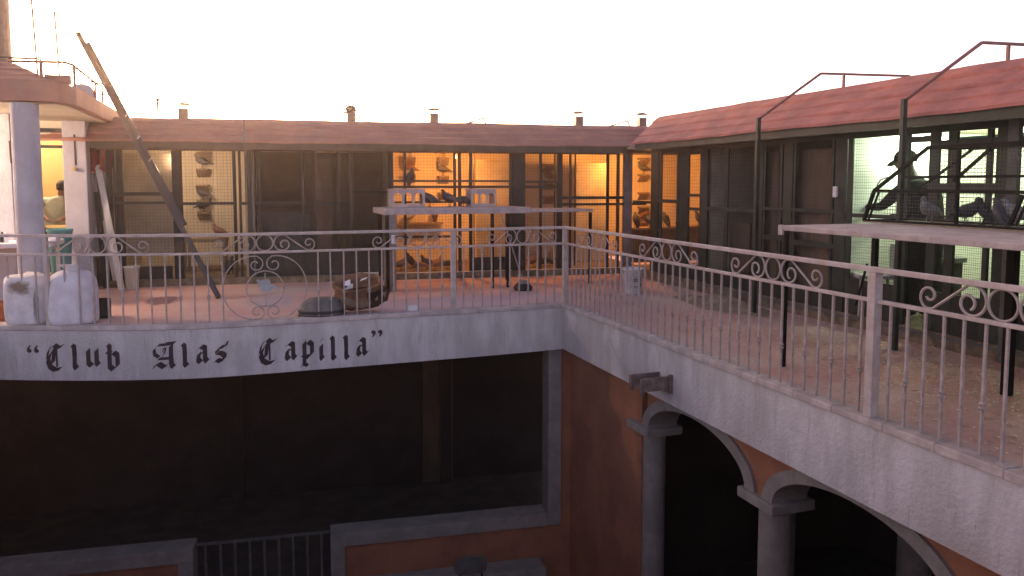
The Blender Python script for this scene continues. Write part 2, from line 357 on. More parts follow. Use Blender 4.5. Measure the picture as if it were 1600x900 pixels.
lower(lbox(MB(), s_door0-.17, s_door0+.003, -.032, WT, GZ, SIL-.173).build('window_frame', 'stone_trim', bevel=.006))
lower(lbox(MB(), s_door1-.003, LL, -.03, WT, SIL-.17, SIL).build('window_frame', 'stone_trim', bevel=.006))
lower(lbox(MB(), s_door1-.003, s_door1+.17, -.032, WT, GZ, SIL-.173).build('window_frame', 'stone_trim', bevel=.006))
# the porch room behind the opening
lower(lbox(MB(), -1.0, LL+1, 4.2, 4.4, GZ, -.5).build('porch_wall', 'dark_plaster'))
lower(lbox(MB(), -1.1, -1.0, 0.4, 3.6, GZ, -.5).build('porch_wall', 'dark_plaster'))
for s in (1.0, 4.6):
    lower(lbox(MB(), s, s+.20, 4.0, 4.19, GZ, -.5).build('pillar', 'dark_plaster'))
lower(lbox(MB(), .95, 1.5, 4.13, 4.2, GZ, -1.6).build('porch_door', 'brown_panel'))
# arcade of the right wing
AX0, AX1 = 4.02, 4.32
COLY = [7.24, 5.21, 3.18, 1.15, -0.88]
ZS = -1.05
def arch_pts(yc, hs, rise, n=20): return [(yc + hs*math.cos(math.pi*k/n), ZS + rise*math.sin(math.pi*k/n)) for k in range(n+1)]
arcs = [((COLY[i]+COLY[i+1])/2) for i in range(len(COLY)-1)]
wallm = MB().box((AX0, COLY[0]+.0, GZ), (AX1, 9.16, -.5))
for yc in arcs:                                    # spandrels: the wall above each arch, in strips
    P = arch_pts(yc, .90, .41, 24)
    ypos = [p[0] for p in P]
    for a, b in zip(P, P[1:]):
        wallm.add([(AX0,a[0],a[1]),(AX0,b[0],b[1]),(AX0,b[0],-.5),(AX0,a[0],-.5),(AX1,a[0],a[1]),(AX1,b[0],b[1]),(AX1,b[0],-.5),(AX1,a[0],-.5)],
                  [(0,1,2,3),(7,6,5,4),(0,4,5,1)])
for y in COLY[1:]: wallm.box((AX0, y-.115, ZS), (AX1, y+.115, -.5))
lower(wallm.build('wall', 'orange_render'))
for yc in arcs:
    A = arch_pts(yc, .835, .365, 26); B = arch_pts(yc, .965, .475, 26); m = MB(); x0, x1 = AX0-.03, AX1+.02
    for i in range(26):
        a, b, c, d = A[i], A[i+1], B[i+1], B[i]
        m.add([(x0,*a),(x0,*b),(x0,*c),(x0,*d),(x1,*a),(x1,*b),(x1,*c),(x1,*d)], [(0,1,2,3),(7,6,5,4),(0,4,5,1),(2,6,7,3)])
    lower(m.build('arch', 'stone_trim'))
for y in COLY:
    c = MB().lathe([(.13, GZ), (.13, -1.17), (.15, -1.16), (.15, -1.135)], 28, (4.17, y, 0)); lower(c.build('column', 'stone_trim', smooth=False))
    lower(MB().box((3.955, y-.235, -1.134), (4.385, y+.235, ZS+.004)).build('capital', 'stone_trim', bevel=.01))
lower(MB().box((4.4, -3.0, GZ), (8.6, -2.8, -.5)).build('wall', 'dark_plaster'))  # end wall added to stop light leaking in behind the arches
lower(MB().box((4.33, 9.0, GZ), (8.6, 9.15, -.5)).build('wall', 'dark_plaster'))  # closing wall added to keep stray light out of the arcade
lower(MB().box((-5.6, 9.9, GZ), (-5.4, 15.0, -.5)).build('porch_wall', 'dark_plaster'))  # unseen end wall added to keep light out of the porch
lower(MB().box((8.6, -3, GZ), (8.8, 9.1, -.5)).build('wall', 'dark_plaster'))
for y in (6.0, 8.1): lower(MB().lathe([(.17, GZ), (.17, -.5)], 20, (6.6, y, 0)).build('column', 'stone_trim', smooth=False))
lower(MB().box((-9, 1.5, GZ), (RX-.8, 1.85, -.5)).build('wall', 'orange_render'))  # unseen enclosing wall, added to block light into the courtyard
lower(MB().box((-3.7, 1.85, GZ), (-3.4, 9.9, -.5)).build('wall', 'orange_render'))  # unseen side wall, enclosing the courtyard to darken it

# lettering on the fascia: broad-nib strokes, one mesh for each character
NIBH = 0.0225
def letter_mesh(strokes, NIB):
    m = MB(); k = 0
    for st in strokes:
        nb = NIB
        if isinstance(st[0], float): nb = NIB * st[0]; st = st[1:]
        for a, b in zip(st, st[1:]):
            a, b = Vector(a), Vector(b); d = b-a
            q = [a-nb, a+nb, b+nb, b-nb]
            if d.x*nb.y - d.y*nb.x > 0: q.reverse()
            m.add([(p.x, 0, p.y) for p in q], [(0,1,2,3)])
    return m
GL = {
 'C': [[(.62,.93),(.42,.80),(.24,.62),(.14,.38),(.22,.15),(.42,.03),(.66,.07),(.86,.22)], [.55,(.30,.92),(.16,.72),(.10,.45)], [(.44,.97),(.60,.86),(.82,.95)], [(.44,.86),(.40,.55),(.36,.30)], [.4,(.53,.82),(.53,.14)]],
 'l': [[.8,(.30,.98),(.42,.88)], [(.42,.92),(.44,.5),(.42,.16)], [(.42,.16),(.56,.05),(.74,.14)]],
 'u': [[(.12,.62),(.26,.70)], [(.24,.66),(.24,.16)], [(.24,.16),(.40,.05),(.62,.18)], [(.56,.62),(.70,.70)], [(.68,.66),(.68,.16)], [(.68,.16),(.78,.08),(.90,.16)]],
 'b': [[.8,(.20,.98),(.32,.88)], [.7,(.10,.68),(.40,.68)], [(.30,.92),(.28,.5),(.28,.14)], [(.28,.14),(.48,.02),(.72,.16)], [(.30,.56),(.52,.68),(.72,.58)], [(.72,.58),(.73,.16)]],
 'A': [[.7,(.52,.92),(.26,.90),(.10,.74),(.12,.55),(.28,.44)], [(.50,.93),(.70,.95),(.90,.97)], [(.76,.90),(.74,.5),(.76,.14)], [(.76,.14),(.84,.06),(.98,.18)], [.5,(.42,.74),(.52,.78),(.40,.62)], [.45,(.56,.80),(.48,.55),(.30,.34)], [.7,(.26,.38),(.74,.40)], [(.10,.10),(.26,.20),(.46,.06),(.62,.16)], [.6,(.06,.02),(.12,.14)]],
 'a': [[(.22,.58),(.46,.70),(.68,.62)], [(.66,.66),(.66,.18)], [(.66,.18),(.78,.06),(.92,.18)], [.6,(.62,.46),(.36,.40)], [(.30,.42),(.24,.16)], [(.24,.16),(.38,.05),(.62,.18)]],
 's': [[(.88,.80),(.74,.70),(.50,.68),(.28,.58),(.30,.46)], [(.30,.44),(.56,.40),(.72,.30)], [(.72,.30),(.70,.14),(.48,.05),(.28,.12),(.12,.06)], [.7,(.84,.72),(.92,.92)]],
 'p': [[(.12,.66),(.26,.74)], [(.26,.70),(.26,.0),(.22,-.16)], [.7,(.10,.18),(.44,.14)], [(.30,.60),(.50,.72),(.72,.60)], [(.72,.60),(.72,.22)], [(.72,.22),(.54,.10),(.36,.16)], [.7,(.06,-.22),(.24,-.16),(.44,-.24)]],
 'i': [[.7,(.46,.86),(.62,.98)], [(.30,.62),(.46,.70)], [(.46,.66),(.46,.16)], [(.46,.16),(.58,.05),(.76,.16)]],
 'lq': [[1.5,(.18,.38),(.24,.24)], [.55,(.16,.42),(.34,.80)], [1.5,(.70,.38),(.76,.24)], [.55,(.68,.42),(.86,.80)]],
 'rq': [[1.5,(.22,.74),(.28,.62)], [.55,(.30,.54),(.12,.18)], [1.5,(.74,.74),(.80,.62)], [.55,(.82,.54),(.64,.18)]],
}
LET = [('lq',-2.27,-2.12,-.30,-.165),('C',-2.07,-1.85,-.47,-.18),('l',-1.83,-1.69,-.46,-.18),('u',-1.67,-1.49,-.43,-.145),('b',-1.46,-1.29,-.465,-.18),
       ('A',-.98,-.73,-.46,-.17),('l',-.71,-.57,-.45,-.185),('a',-.55,-.39,-.415,-.145),('s',-.36,-.20,-.415,-.165),
       ('C',.11,.34,-.47,-.185),('a',.38,.54,-.445,-.165),('p',.57,.74,-.455,-.165),('i',.745,.86,-.475,-.215),('l',.87,1.01,-.485,-.205),('l',1.02,1.16,-.49,-.205),('a',1.18,1.34,-.46,-.17),('rq',1.36,1.52,-.275,-.145)]
for n_, x0, x1, z0, z1 in LET:
    xm = (x0+x1)/2; wd = x1-x0; ht = z1-z0
    if n_ not in ('lq', 'rq') : wd *= 1.06
    m = letter_mesh(GL[n_], Vector((NIBH/wd, NIBH/ht)) * (1.0 if n_ in ('lq', 'rq') else 1)); a = edge_ang(xm); ym = edge_y(xm)
    out = MB(); out.f = m.f; fc = 0
    if n_ in ('lq', 'rq'):                            # quotation marks: a drop with a curved tail, twice
        m = MB()
        for cx in (.24, .74):
            sg = 1 if n_ == 'lq' else -1; cz = .34 if n_ == 'lq' else .68
            ball = [(cx+.17*math.cos(R(t)), 0, cz+.17*math.sin(R(t))) for t in range(0, 360, 30)]
            m.add(ball, [tuple(range(12))])
            m.add([(cx-sg*.17,0,cz),(cx-sg*.15,0,cz+sg*.20),(cx+sg*.02,0,cz+sg*.44),(cx+sg*.13,0,cz+sg*.42),(cx+sg*.02,0,cz+sg*.22),(cx+sg*.04,0,cz+sg*.10)], [(0,1,4,5),(1,2,3,4)])
        out = MB(); out.f = m.f
    # follow the curve of the fascia, a hair in front of it
    vv = []
    for i, p in enumerate(m.v):
        x = xm + (p[0]-.5)*wd; vv.append((x, edge_y(x)-.0030-.00015*(i//4), z0+p[2]*ht))
    out.v = vv
    o = out.build('letter', 'letter_paint'); o.parent = fas

# ------------------------------------------------------------------ wrought-iron railings
def scroll_paths():
    """one scroll unit in (s, z) about its middle, z measured from the lower rail's top: right half"""
    P = []
    for k in range(34):                              # inner curl, tightening
        th = 600 - k*10
        t = max(0, (th-270)/330.0); r = .088 - .064*t**.75
        cx = .188 + .020*t**.6; cz = .092 - .034*t**.6
        P.append((cx + r*math.cos(R(th)), cz + r*math.sin(R(th))))
    for th in range(260, 69, -10): P.append((.188 + .088*math.cos(R(th)), .092 + .088*math.sin(R(th))))
    for k in range(46):                              # outer curl, other way round
        th = 238 + k*10
        t = max(0, (th-300)/390.0) if th > 300 else 0; r = .072 - .050*t**.8
        P.append((.478 + r*math.cos(R(th)), .074 + .012*t + r*math.sin(R(th))))
    return P
SCR = scroll_paths()
def railing_frame(name, label):
    return thing(name, label, 'railing')
ZT, ZM = 0.99, 0.785
def rail_tube(path, z, hh, ww, name, mt, par):
    m = MB(); n = len(path); vs_ = []
    for i, p in enumerate(path):
        a = path[max(i-1, 0)]; b = path[min(i+1, n-1)]; d = (b-a).normalized(); nn = Vector((-d.y, d.x))
        for (t, dz) in ((-ww, -hh), (ww, -hh), (ww, hh), (-ww, hh)): vs_.append((p.x+nn.x*t, p.y+nn.y*t, z+dz))
    fs_ = [(4*i+k, 4*i+(k+1) % 4, 4*i+4+(k+1) % 4, 4*i+4+k) for i in range(n-1) for k in range(4)] + [(0,1,2,3), (4*n-1,4*n-2,4*n-3,4*n-4)]
    return m.add(vs_, fs_).build(name, mt, par, bevel=.004)
# baluster meshes: plain, and with a collar
b1 = MB().box((-.0075,-.0075,0.0),(.0075,.0075,.76))
b2 = MB().box((-.0075,-.0075,0.0),(.0075,.0075,.76))
b2.lathe([(.010,.262),(.017,.270),(.020,.278),(.012,.288),(.018,.298),(.019,.306),(.010,.316)], 8)
_t = b1.build('baluster', 'bar_paint'); ME_B1 = _t.data; bpy.data.objects.remove(_t)
_t = b2.build('baluster', 'bar_paint'); ME_B2 = _t.data; bpy.data.objects.remove(_t)
def scroll_mesh(sgn):
    return MB().tube([(sgn*s, 0, z) for s, z in SCR], .0085, 6)
_t = scroll_mesh(1).build('scroll', 'bar_paint', smooth=True); ME_SR = _t.data; bpy.data.objects.remove(_t)
_t = scroll_mesh(-1).build('scroll', 'bar_paint', smooth=True); ME_SL = _t.data; bpy.data.objects.remove(_t)
_m = MB().tube([(.088*math.cos(2*math.pi*k/28), 0, .092+.088*math.sin(2*math.pi*k/28)) for k in range(28)], .0085, 6, closed=True)
_m.tube([(0,0,.178),(0,0,.205)], .007, 6)
_t = _m.build('ring', 'bar_paint', smooth=True); ME_RG = _t.data; bpy.data.objects.remove(_t)

RL_OFF = 0.06
railL = railing_frame('balcony_railing', 'curved painted iron railing with a round medallion above the lettered fascia')
pl = []
for i, p in enumerate(EDGE):
    a = EDGE[max(i-1,0)]; b = EDGE[min(i+1, len(EDGE)-1)]; d = (b-a).normalized(); pl.append(Vector((p.x-d.y*RL_OFF, p.y+d.x*RL_OFF)))
pl[-1] = Vector((RX+.06, 9.08))
rail_tube(pl, ZT, .016, .022, 'top_rail', 'rail_paint', railL)
rail_tube(pl, ZM, .013, .016, 'lower_rail', 'rail_paint', railL)
def on_left(x): return Vector((x, edge_y(x)+RL_OFF, 0)), edge_ang(x)
for x, wd in ((-2.03, .045), (2.39, .058)):
    p, a = on_left(x); o = MB().box((-wd/2,-wd/2,0.0),(wd/2,wd/2,ZT-.018)).build('post', 'rail_paint', railL, bevel=.004); o.location = p; o.rotation_euler.z = a
MED = 0.205
k = 0; x = 3.70
xs = []
x = 2.39-.145
while x > -3.9: xs.append(x); x -= .1462
x = 2.39+.128
while x < 3.78: xs.append(x); x += .1225
for i, x in enumerate(sorted(xs)):
    if abs(x-MED) < .445 or abs(x+2.03) < .05: continue
    p, a = on_left(x); inst('baluster', ME_B2 if i % 2 == 0 else ME_B1, railL, (p.x, p.y, .015), a)
for x in (-3.22, -1.50, .21, 1.955, 3.30):
    p, a = on_left(x)
    sc_ = .86 if x > 3 else 1.0
    for me, nm in ((ME_SR, 'scroll'), (ME_SL, 'scroll'), (ME_RG, 'ring')):
        inst(nm, me, railL, (p.x, p.y, ZM+.012), a, (sc_, 1, 1))
# medallion
p, a = on_left(MED)
def med_part(name, m, mt='bar_paint'):
    o = m.build(name, mt, railL, smooth=True); o.location = (p.x, p.y, 0); o.rotation_euler.z = a; return o
for sg in (-1, 1):
    P = []
    for k in range(30):                              # top curl
        th = 560 - k*10; t = (th-270)/290.0; r = .075-.052*t; P.append((.075 + .006*t + r*math.cos(R(th)), .625 - .0*t + r*math.sin(R(th))))
    P = [(sg*s, 0, z) for s, z in P]
    top = []
    for k in range(26):                              # big side, upper curl to lower curl
        th = 160 - k*(320/25.0)
        top.append((.12 + (.325 if math.cos(R(th)) > 0 else .14)*math.cos(R(th)), .395 + .355*math.sin(R(th))))
    low = []
    for k in range(40):
        th = 200 + 0*k
    c1 = []
    for k in range(36):
        th = -20 + k*12; t = k/35.0; r = .085-.062*t; c1.append((.10 - r*math.cos(R(th))*1.0, .655 + r*math.sin(R(th+180))*-1.0*0 - r*math.sin(R(th))))
    Q = []
    # spiral in at the top: start at the meeting point near the middle, run out over the big side, and curl in at the bottom
    def spiral(cx, cz, r0, th0, turn, sgn, n=34):
        return [(cx + (r0*(1-.72*j/n))*math.cos(R(th0+sgn*turn*j/n)), cz + (r0*(1-.72*j/n))*math.sin(R(th0+sgn*turn*j/n))) for j in range(n+1)]
    up = spiral(.098, .650, .088, 110, 400, 1)[::-1]
    dn = spiral(.092, .115, .084, -110, 400, -1)
    side = [(.12 + .33*math.cos(R(th)), .39 + .355*math.sin(R(th))) for th in range(98, -99, -7)]
    Q = up + side + dn
    med_part('scroll', MB().tube([(sg*s, 0, z) for s, z in Q], .0075, 6))
med_part('ring', MB().tube([(.2*math.cos(2*math.pi*k/40), 0, .375+.2*math.sin(2*math.pi*k/40)) for k in range(40)], .0075, 6, closed=True))
med_part('rod', MB().tube([(0,0,.555),(0,0,.46)], .005, 6)); med_part('rod', MB().tube([(0,0,.30),(0,0,.18)], .005, 6))
bird = [(-.10,.475),(-.075,.485),(-.05,.465),(-.02,.475),(.03,.485),(.06,.455),(.05,.43),(.10,.40),(.135,.385),(.13,.37),(.09,.372),(.05,.35),(.01,.335),(-.03,.345),(-.06,.38),(-.075,.43),(-.085,.455)]
overlay('bar_paint', (0.20, 0.10, 0.07), 10, 0.60, 0.70, (1, 1, 1), 0.7, 2.0)
mat('bird_plate', (0.40, 0.42, 0.46), 0.6, bump=0.05)
o = med_part('bird_plate', MB().prism([(s, z) for s, z in bird], 'y', -.004, .004), 'bird_plate'); o['label'] = 'blue grey bird shaped plate'
for pp in o.data.polygons: pp.use_smooth = False

railR = railing_frame('balcony_railing', 'long straight painted iron railing along the right balcony above the arches')
xr = RX+.06
rail_tube([Vector((xr, 9.055)), Vector((xr, 5)), Vector((xr, -2.5))], ZT, .0165, .022, 'top_rail', 'rail_paint', railR)
rail_tube([Vector((xr, 9.055)), Vector((xr, 5)), Vector((xr, -2.5))], ZM, .013, .016, 'lower_rail', 'rail_paint', railR)
MB().box((xr-.026, 9.06, 0.0), (xr+.026, 9.112, ZT+.018)).build('corner_post', 'rail_paint', railR, bevel=.004)
for y in (3.93, -.5): MB().box((xr-.033, y-.033, 0.0), (xr+.033, y+.033, ZT-.018)).build('post', 'rail_paint', railR, bevel=.004)
y = 3.93+.11; i = 0; ys = []
while y < 9.0: ys.append(y); y += .1335
y = 3.93-.135
while y > 0.5: ys.append(y); y -= .1335
for i, y in enumerate(sorted(ys)): inst('baluster', ME_B2 if i % 2 else ME_B1, railR, (xr, y, .013), R(90))
for y in (8.16, 6.56, 4.96, 3.03, 1.43):
    for me, nm in ((ME_SR, 'scroll'), (ME_SL, 'scroll'), (ME_RG, 'ring')): inst(nm, me, railR, (xr, y, ZM+.012), R(90))

# ------------------------------------------------------------------ lofts
def wire_panel(m, o, ax, az, L, H, step, r):
    """a grid of thin wires spanning o + ax*[0..L] + az*[0..H]"""
    o, ax, az = Vector(o), Vector(ax), Vector(az)
    def strand(p, q, d):
        n = ax.cross(az) * r; d = d * r
        m.add([p-d, p-n, p+d, p+n, q-d, q-n, q+d, q+n], [(0,1,5,4),(1,2,6,5),(2,3,7,6),(3,0,4,7)])
    k = 0
    while k*step <= L: strand(o+ax*(k*step), o+ax*(k*step)+az*H, ax); k += 1
    k = 0
    while k*step <= H: strand(o+az*(k*step), o+az*(k*step)+ax*L, az); k += 1
def course_roof(par, mt, path, lat0, lat1, nose, n, pitch=.075, amp=.006):
    """lapped, slightly corrugated courses. path: function(t, s) -> world/local point with t up the slope"""
    for c in range(n):
        t0, t1 = c/n, (c+1.18)/n if c < n-1 else 1.0
        m = MB(); N = int(abs(lat1-lat0)/pitch*4); vs_ = []
        for i in range(N+1):
            s = lat0 + (lat1-lat0)*i/N
            wv = amp*math.sin(2*math.pi*i/4.0)
            for (t, dz) in ((t0, .034+wv), (t1, .004+wv*.6), (t1, -.012), (t0, .004)):
                p_ = path(t, s); vs_.append((p_[0], p_[1], p_[2]+dz+.005*math.sin(s*1.9+c*1.3)+.003*math.sin(s*7.3+c*4)))
        fs_ = [(4*i+k, 4*i+(k+1) % 4, 4*i+4+(k+1) % 4, 4*i+4+k) for i in range(N) for k in range(4)] + [(0,1,2,3), (4*N, 4*N+3, 4*N+2, 4*N+1)]
        m.add(vs_, fs_).build('roof_course', mt, par)

ZE = 2.13          # underside of the eaves
far = thing('pigeon_loft', 'long far pigeon loft with dull red roof, one cream lit and one orange lit room', 'pigeon loft', FL0, FA)
FXL = 8.15          # local length to the meeting with the right loft front
xa0, xa1 = fl(166).x, fl(385).x; xb0 = fl(614).x; xc = fl(980).x
# shell: floor, ceiling, back and side walls, partitions
MB().box((xa0, -.05, .0), (xc+.3, 2.15, .10)).build('floor_slab', 'room_floor', far)
MB().box((xa0-.1, -.12, 2.125), (xc+2.4, 2.2, 2.19)).build('ceiling', 'room_plain', far)
MB().box((xa0-.06, 2.0, .10), (xa1, 2.1, 2.12)).build('back_wall', 'room_cream', far)
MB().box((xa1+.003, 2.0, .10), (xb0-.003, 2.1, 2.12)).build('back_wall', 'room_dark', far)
MB().box((xb0, 2.0, .10), (xc+2.3, 2.1, 2.12)).build('back_wall', 'room_orange', far)
MB().box((xa0-.06, .05, .10), (xa0, 2.0, 2.12)).build('side_wall', 'room_plain', far)
MB().box((xa1-.03, .06, .10), (xa1+.03, 1.997, 2.12)).build('partition', 'room_plain', far)
MB().box((xb0-.06, .06, .10), (xb0, 1.997, 2.12)).build('partition', 'room_plain', far)
# a lighter cream panel and a board inside the cream room, inner screens
for u0, u1, v0, v1, d, mt in ((178, 268, 240, 400, .9, 'room_plain'), ):
    a = fl(u0, v1, d); b = fl(u1, v0, d); MB().box((a.x, d, max(a.z,.11)), (b.x, d+.03, b.z)).build('inner_board', mt, far)
a = fl(900, 400, 1.2); b = fl(950, 255, 1.2); MB().box((a.x, 1.2, .11), (b.x, 1.23, b.z)).build('inner_board', 'room_plain', far)
a = fl(745, 400, 1.3); b = fl(798, 250, 1.3); MB().box((a.x, 1.3, .11), (b.x, 1.33, b.z)).build('inner_board', 'room_plain', far)
def fpost(u0, u1, v0=None, v1=None, mt='dark_timber', y0=0.0, y1=.07, name='post'):
    a = fl(u0, 300, y0).x; b = fl(u1, 300, y0).x
    z0 = .085 if v1 is None else fl((u0+u1)/2, v1, y0).z; z1 = 2.122 if v0 is None else fl((u0+u1)/2, v0, y0).z
    return MB().box((a, y0, z0), (b, y1, z1)).build(name, mt, far, bevel=.003)
def frail(u0, u1, v, h=4, y0=.004, y1=.06, mt='dark_timber', name='rail'):
    a = fl(u0, v-h/2, y0); b = fl(u1, v, y0); zz = fl((u0+u1)/2, v, y0).z; hh = h/1200*12.4/2
    return MB().box((a.x, y0, zz-hh), (b.x, y1, zz+hh)).build(name, mt, far)
for u0, u1 in ((166, 174), (269, 284), (386, 394), (470, 476), (545, 552), (607, 615), (709, 713), (801, 821), (871, 879)): fpost(u0, u1)
fpost(975, 988, mt='grey_post'); fpost(394, 397, mt='green_grey', y0=-.02, y1=.0)
for u0, u1 in ((178, 181), (364, 369), (373, 377), (402, 408), (490, 493), (527, 531), (631, 635), (716, 721), (733, 738), (796, 800), (843, 847), (890, 893), (948, 952), (964, 968)): fpost(u0, u1, y0=.012, y1=.055, name='stile')
for u0, u1 in ((398, 400.5), (740, 741.5), (866, 868), (898, 900)): fpost(u0, u1, y0=.5, y1=.53, name='inner_stile')
for u0, u1, v, h in ((174, 269, 303, 5), (174, 269, 317, 4), (284, 364, 318, 4), (377, 386, 318, 4), (286, 364, 230, 3), (397, 545, 318, 4), (402, 490, 333, 3), (552, 607, 300, 3),
                     (615, 801, 283, 3), (615, 801, 292, 4), (821, 871, 284, 3), (821, 871, 292, 4), (879, 975, 309, 5), (879, 1010, 319, 4), (615, 709, 316, 3), (615, 720, 370, 3)):
    frail(u0, u1, v, h)
for u0, u1 in ((174, 269), (286, 385), (394, 606), (615, 800), (822, 975)):                   # sills and low dark skirting
    a = fl(u0, 400).x; b = fl(u1, 400).x
    MB().box((a, -.03, .055), (b, .05, .105)).build('sill', 'white_plank' if u0 > 600 else 'green_grey', far)
a = fl(394, 400).x; b = fl(606, 400).x; MB().box((a, .01, .11), (b, .04, .48)).build('skirting', 'dark_timber', far)
a = fl(178, 400).x; b = fl(268, 400).x; MB().box((a, .01, .11), (b, .04, .30)).build('skirting', 'dark_timber', far)
a = fl(738, 400).x; b = fl(800, 400).x; MB().box((a, .01, .11), (b, .04, .33)).build('skirting', 'dark_timber', far)
MB().box((xa0, -.01, .0), (xc, .09, .05)).build('plinth', 'dark_plaster', far)  # dark strip coloured as the shaded gap below the sill
for u0, u1 in ((174, 269), (284, 364), (394, 545), (552, 607), (615, 709), (721, 801), (821, 871), (879, 975)):
    m = MB(); a = fl(u0).x; b = fl(u1).x; wire_panel(m, (a, .066, .11), (1,0,0), (0,0,1), b-a, 2.0, .05, .0017)
    m.build('wire_mesh', 'wire', far, kind='stuff')
# dim things behind the unlit screens
a = fl(495, 400, .6).x; b = fl(520, 400, .6).x; MB().box((a, .6, .11), (b, .63, 1.95)).build('inner_board', 'brown_panel', far)
a = fl(410, 400, .9).x; b = fl(486, 400, .9).x; MB().box((a, .9, .11), (b, .93, 1.05)).build('inner_board', 'green_grey', far)
# roof
course_roof(far, 'roof_dull', lambda t, s: (s, -.36+.66*t, 2.155+.40*t), -1.0, 8.6, 0, 4, amp=.0012)
MB().box((-1.0, .302, 2.48), (9.6, 2.5, 2.555)).build('roof_deck', 'roof_dull', far)
MB().box((xa0-.1, -.33, 2.06), (xc-.15, -.29, 2.172)).build('eave_board', 'eave_board', far)
MB().box((xa0-.1, -.288, 2.10), (xc-.15, 0.0, 2.124)).build('soffit', 'eave_board', far)
MB().box((xa0-.1, -.02, 2.05), (xc-.15, .0, 2.099)).build('eave_board', 'eave_board', far)

right = thing('pigeon_loft', 'right pigeon loft with bright red roof and a pale green lit room behind mesh', 'pigeon loft', (WX, 6.0, 0))
def rb(m, name, mt, **k): o = m.build(name, mt, right, **k); o.location = (-WX, -6.0, 0); return o
YB = 9.42; YC = 6.75
rb(MB().box((WX-.04, -2.5, 0), (8.5, fw(8.1, 0).y, .14)), 'floor_slab', 'room_floor')
rb(MB().box((WX-.1, -2.5, 2.125), (8.55, 13.2, 2.19)), 'ceiling', 'room_plain')
rb(MB().box((8.4, -2.5, .14), (8.5, YC-.003, 2.12)), 'back_wall', 'room_pale')
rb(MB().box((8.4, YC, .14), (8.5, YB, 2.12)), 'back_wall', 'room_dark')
rb(MB().box((8.4, YB+.003, .14), (8.5, 13.6, 2.12)), 'back_wall', 'room_orange')
rb(MB().box((WX+.08, YB-.03, .14), (8.397, YB+.03, 2.12)), 'partition', 'room_plain')
rb(MB().box((WX+.08, YC-.03, .14), (8.397, YC+.03, 2.12)), 'partition', 'room_pale')
rb(MB().box((WX+.08, -2.4, .14), (8.397, -2.3, 2.12)), 'partition', 'room_pale')
def rpost(u0, u1, mt='dark_green', x0=0.0, x1=.035, z0=.0, z1=2.122, name='post'):
    a = atx(u0, 350, WX+x0).y; b = atx(u1, 350, WX+x0).y
    return rb(MB().box((WX+x0, b, z0), (WX+x1, a, z1)), name, mt, bevel=.003)
def rrail(u0, u1, z, h=.04, x0=.004, x1=.034, mt='dark_green', name='rail'):
    a = atx(u0, 350, WX+x0).y; b = atx(u1, 350, WX+x0).y
    return rb(MB().box((WX+x0, b, z-h/2), (WX+x1, a, z+h/2)), name, mt)
for u0, u1 in ((1016, 1027), (1060, 1074), (1092, 1104), (1176, 1190), (1222, 1236), (1302, 1320), (1400, 1416)): rpost(u0, u1)
for u0, u1 in ((1448, 1462), (1476, 1490), (1536, 1544), (1552, 1586), (1640, 1660), (1720, 1740)): rpost(u0, u1)
for u0, u1 in ((1029, 1033), (1056, 1059), (1130, 1136), (1191, 1194), (1216, 1220), (1237, 1241), (1296, 1300), (1322, 1329)): rpost(u0, u1, x0=.008, x1=.03, name='stile')
rpost(1568, 1585, mt='green_grey', x0=-.05, x1=-.002, name='post')
for u0, u1, z, h in ((1027, 1060, 1.28, .05), (1074, 1092, 1.38, .04), (1074, 1092, 1.18, .04), (988, 1016, 1.25, .04), (1104, 1176, 1.20, .05), (1190, 1222, 1.24, .04), (1236, 1302, 1.24, .04), (1236, 1302, .85, .06), (1190, 1222, .88, .06),
                      (1329, 1400, 1.21, .04), (1329, 1400, 2.06, .05), (1416, 1448, 1.98, .06), (1462, 1536, 1.93, .06), (1544, 1640, 1.93, .05), (1462, 1560, 1.52, .07), (1416, 1600, 2.06, .03)):
    rrail(u0, u1, z, h)
for u0, u1 in ((1104, 1176), (1190, 1302), (1329, 1400), (1462, 1700)):
    rrail(u0, u1, .24 if u0 < 1300 else .33, .20 if u0 < 1300 else .38, mt='dark_timber', name='skirting')
rrail(1027, 1092, .25, .22, mt='dark_timber', name='skirting')
rb(MB().box((WX-.03, -2.0, .0), (WX+.0, 9.4, .10)), 'plinth', 'dark_timber')
rb(MB().box((WX-.06, -2.0, .10), (WX+.005, 9.35, .125)), 'sill', 'green_grey')
def rmesh(u0, u1, z0, z1, step):
    a = atx(u0, 350, WX).y; b = atx(u1, 350, WX).y; m = MB()
    wire_panel(m, (WX+.04, b, z0), (0,1,0), (0,0,1), a-b, z1-z0, step, .0012 if step < .04 else .0017); rb(m, 'wire_mesh', 'wire', kind='stuff')
for u0, u1 in ((1027, 1060), (1074, 1092), (1104, 1176), (1190, 1222), (1236, 1302)): rmesh(u0, u1, .15, 2.1, .05)
rmesh(1329, 1400, .15, 2.1, .03)
for u0, u1 in ((1416, 1448), (1462, 1536), (1544, 1640)): rmesh(u0, u1, .15, 2.1, .022)
for u0, u1, z0, z1, d in ((1195, 1215, .3, 1.95, .10), (1241, 1296, .3, 1.95, .10), (1108, 1128, .3, 1.9, .5), (1138, 1172, .3, 1.0, .4)):
    a = atx(u0, 350, WX+d).y; b = atx(u1, 350, WX+d).y
    rb(MB().box((WX+d, b, z0), (WX+d+.03, a, z1)), 'board_panel', 'brown_panel')
rb(MB().box((8.2, -1.5, .15), (8.3, 5.95, 1.0)), 'inner_board', 'room_plain')
rb(MB().box((WX+.35, 4.4, 1.98), (WX+.9, 5.75, 2.0)), 'teal_sheet', 'teal_sheet')
def rroof(t, s):
    ex = .35*t if s > 9.5 else 0
    return (5.80+.68*t, s, 2.17+.47*t)
course_roof(right, 'roof_red', lambda t, s: (5.80+.68*t-WX, (s if s < 10.9 else 10.9+.35*t)-6.0, 2.155+.49*t), -2.5, 10.95, 0, 4, amp=.0007)
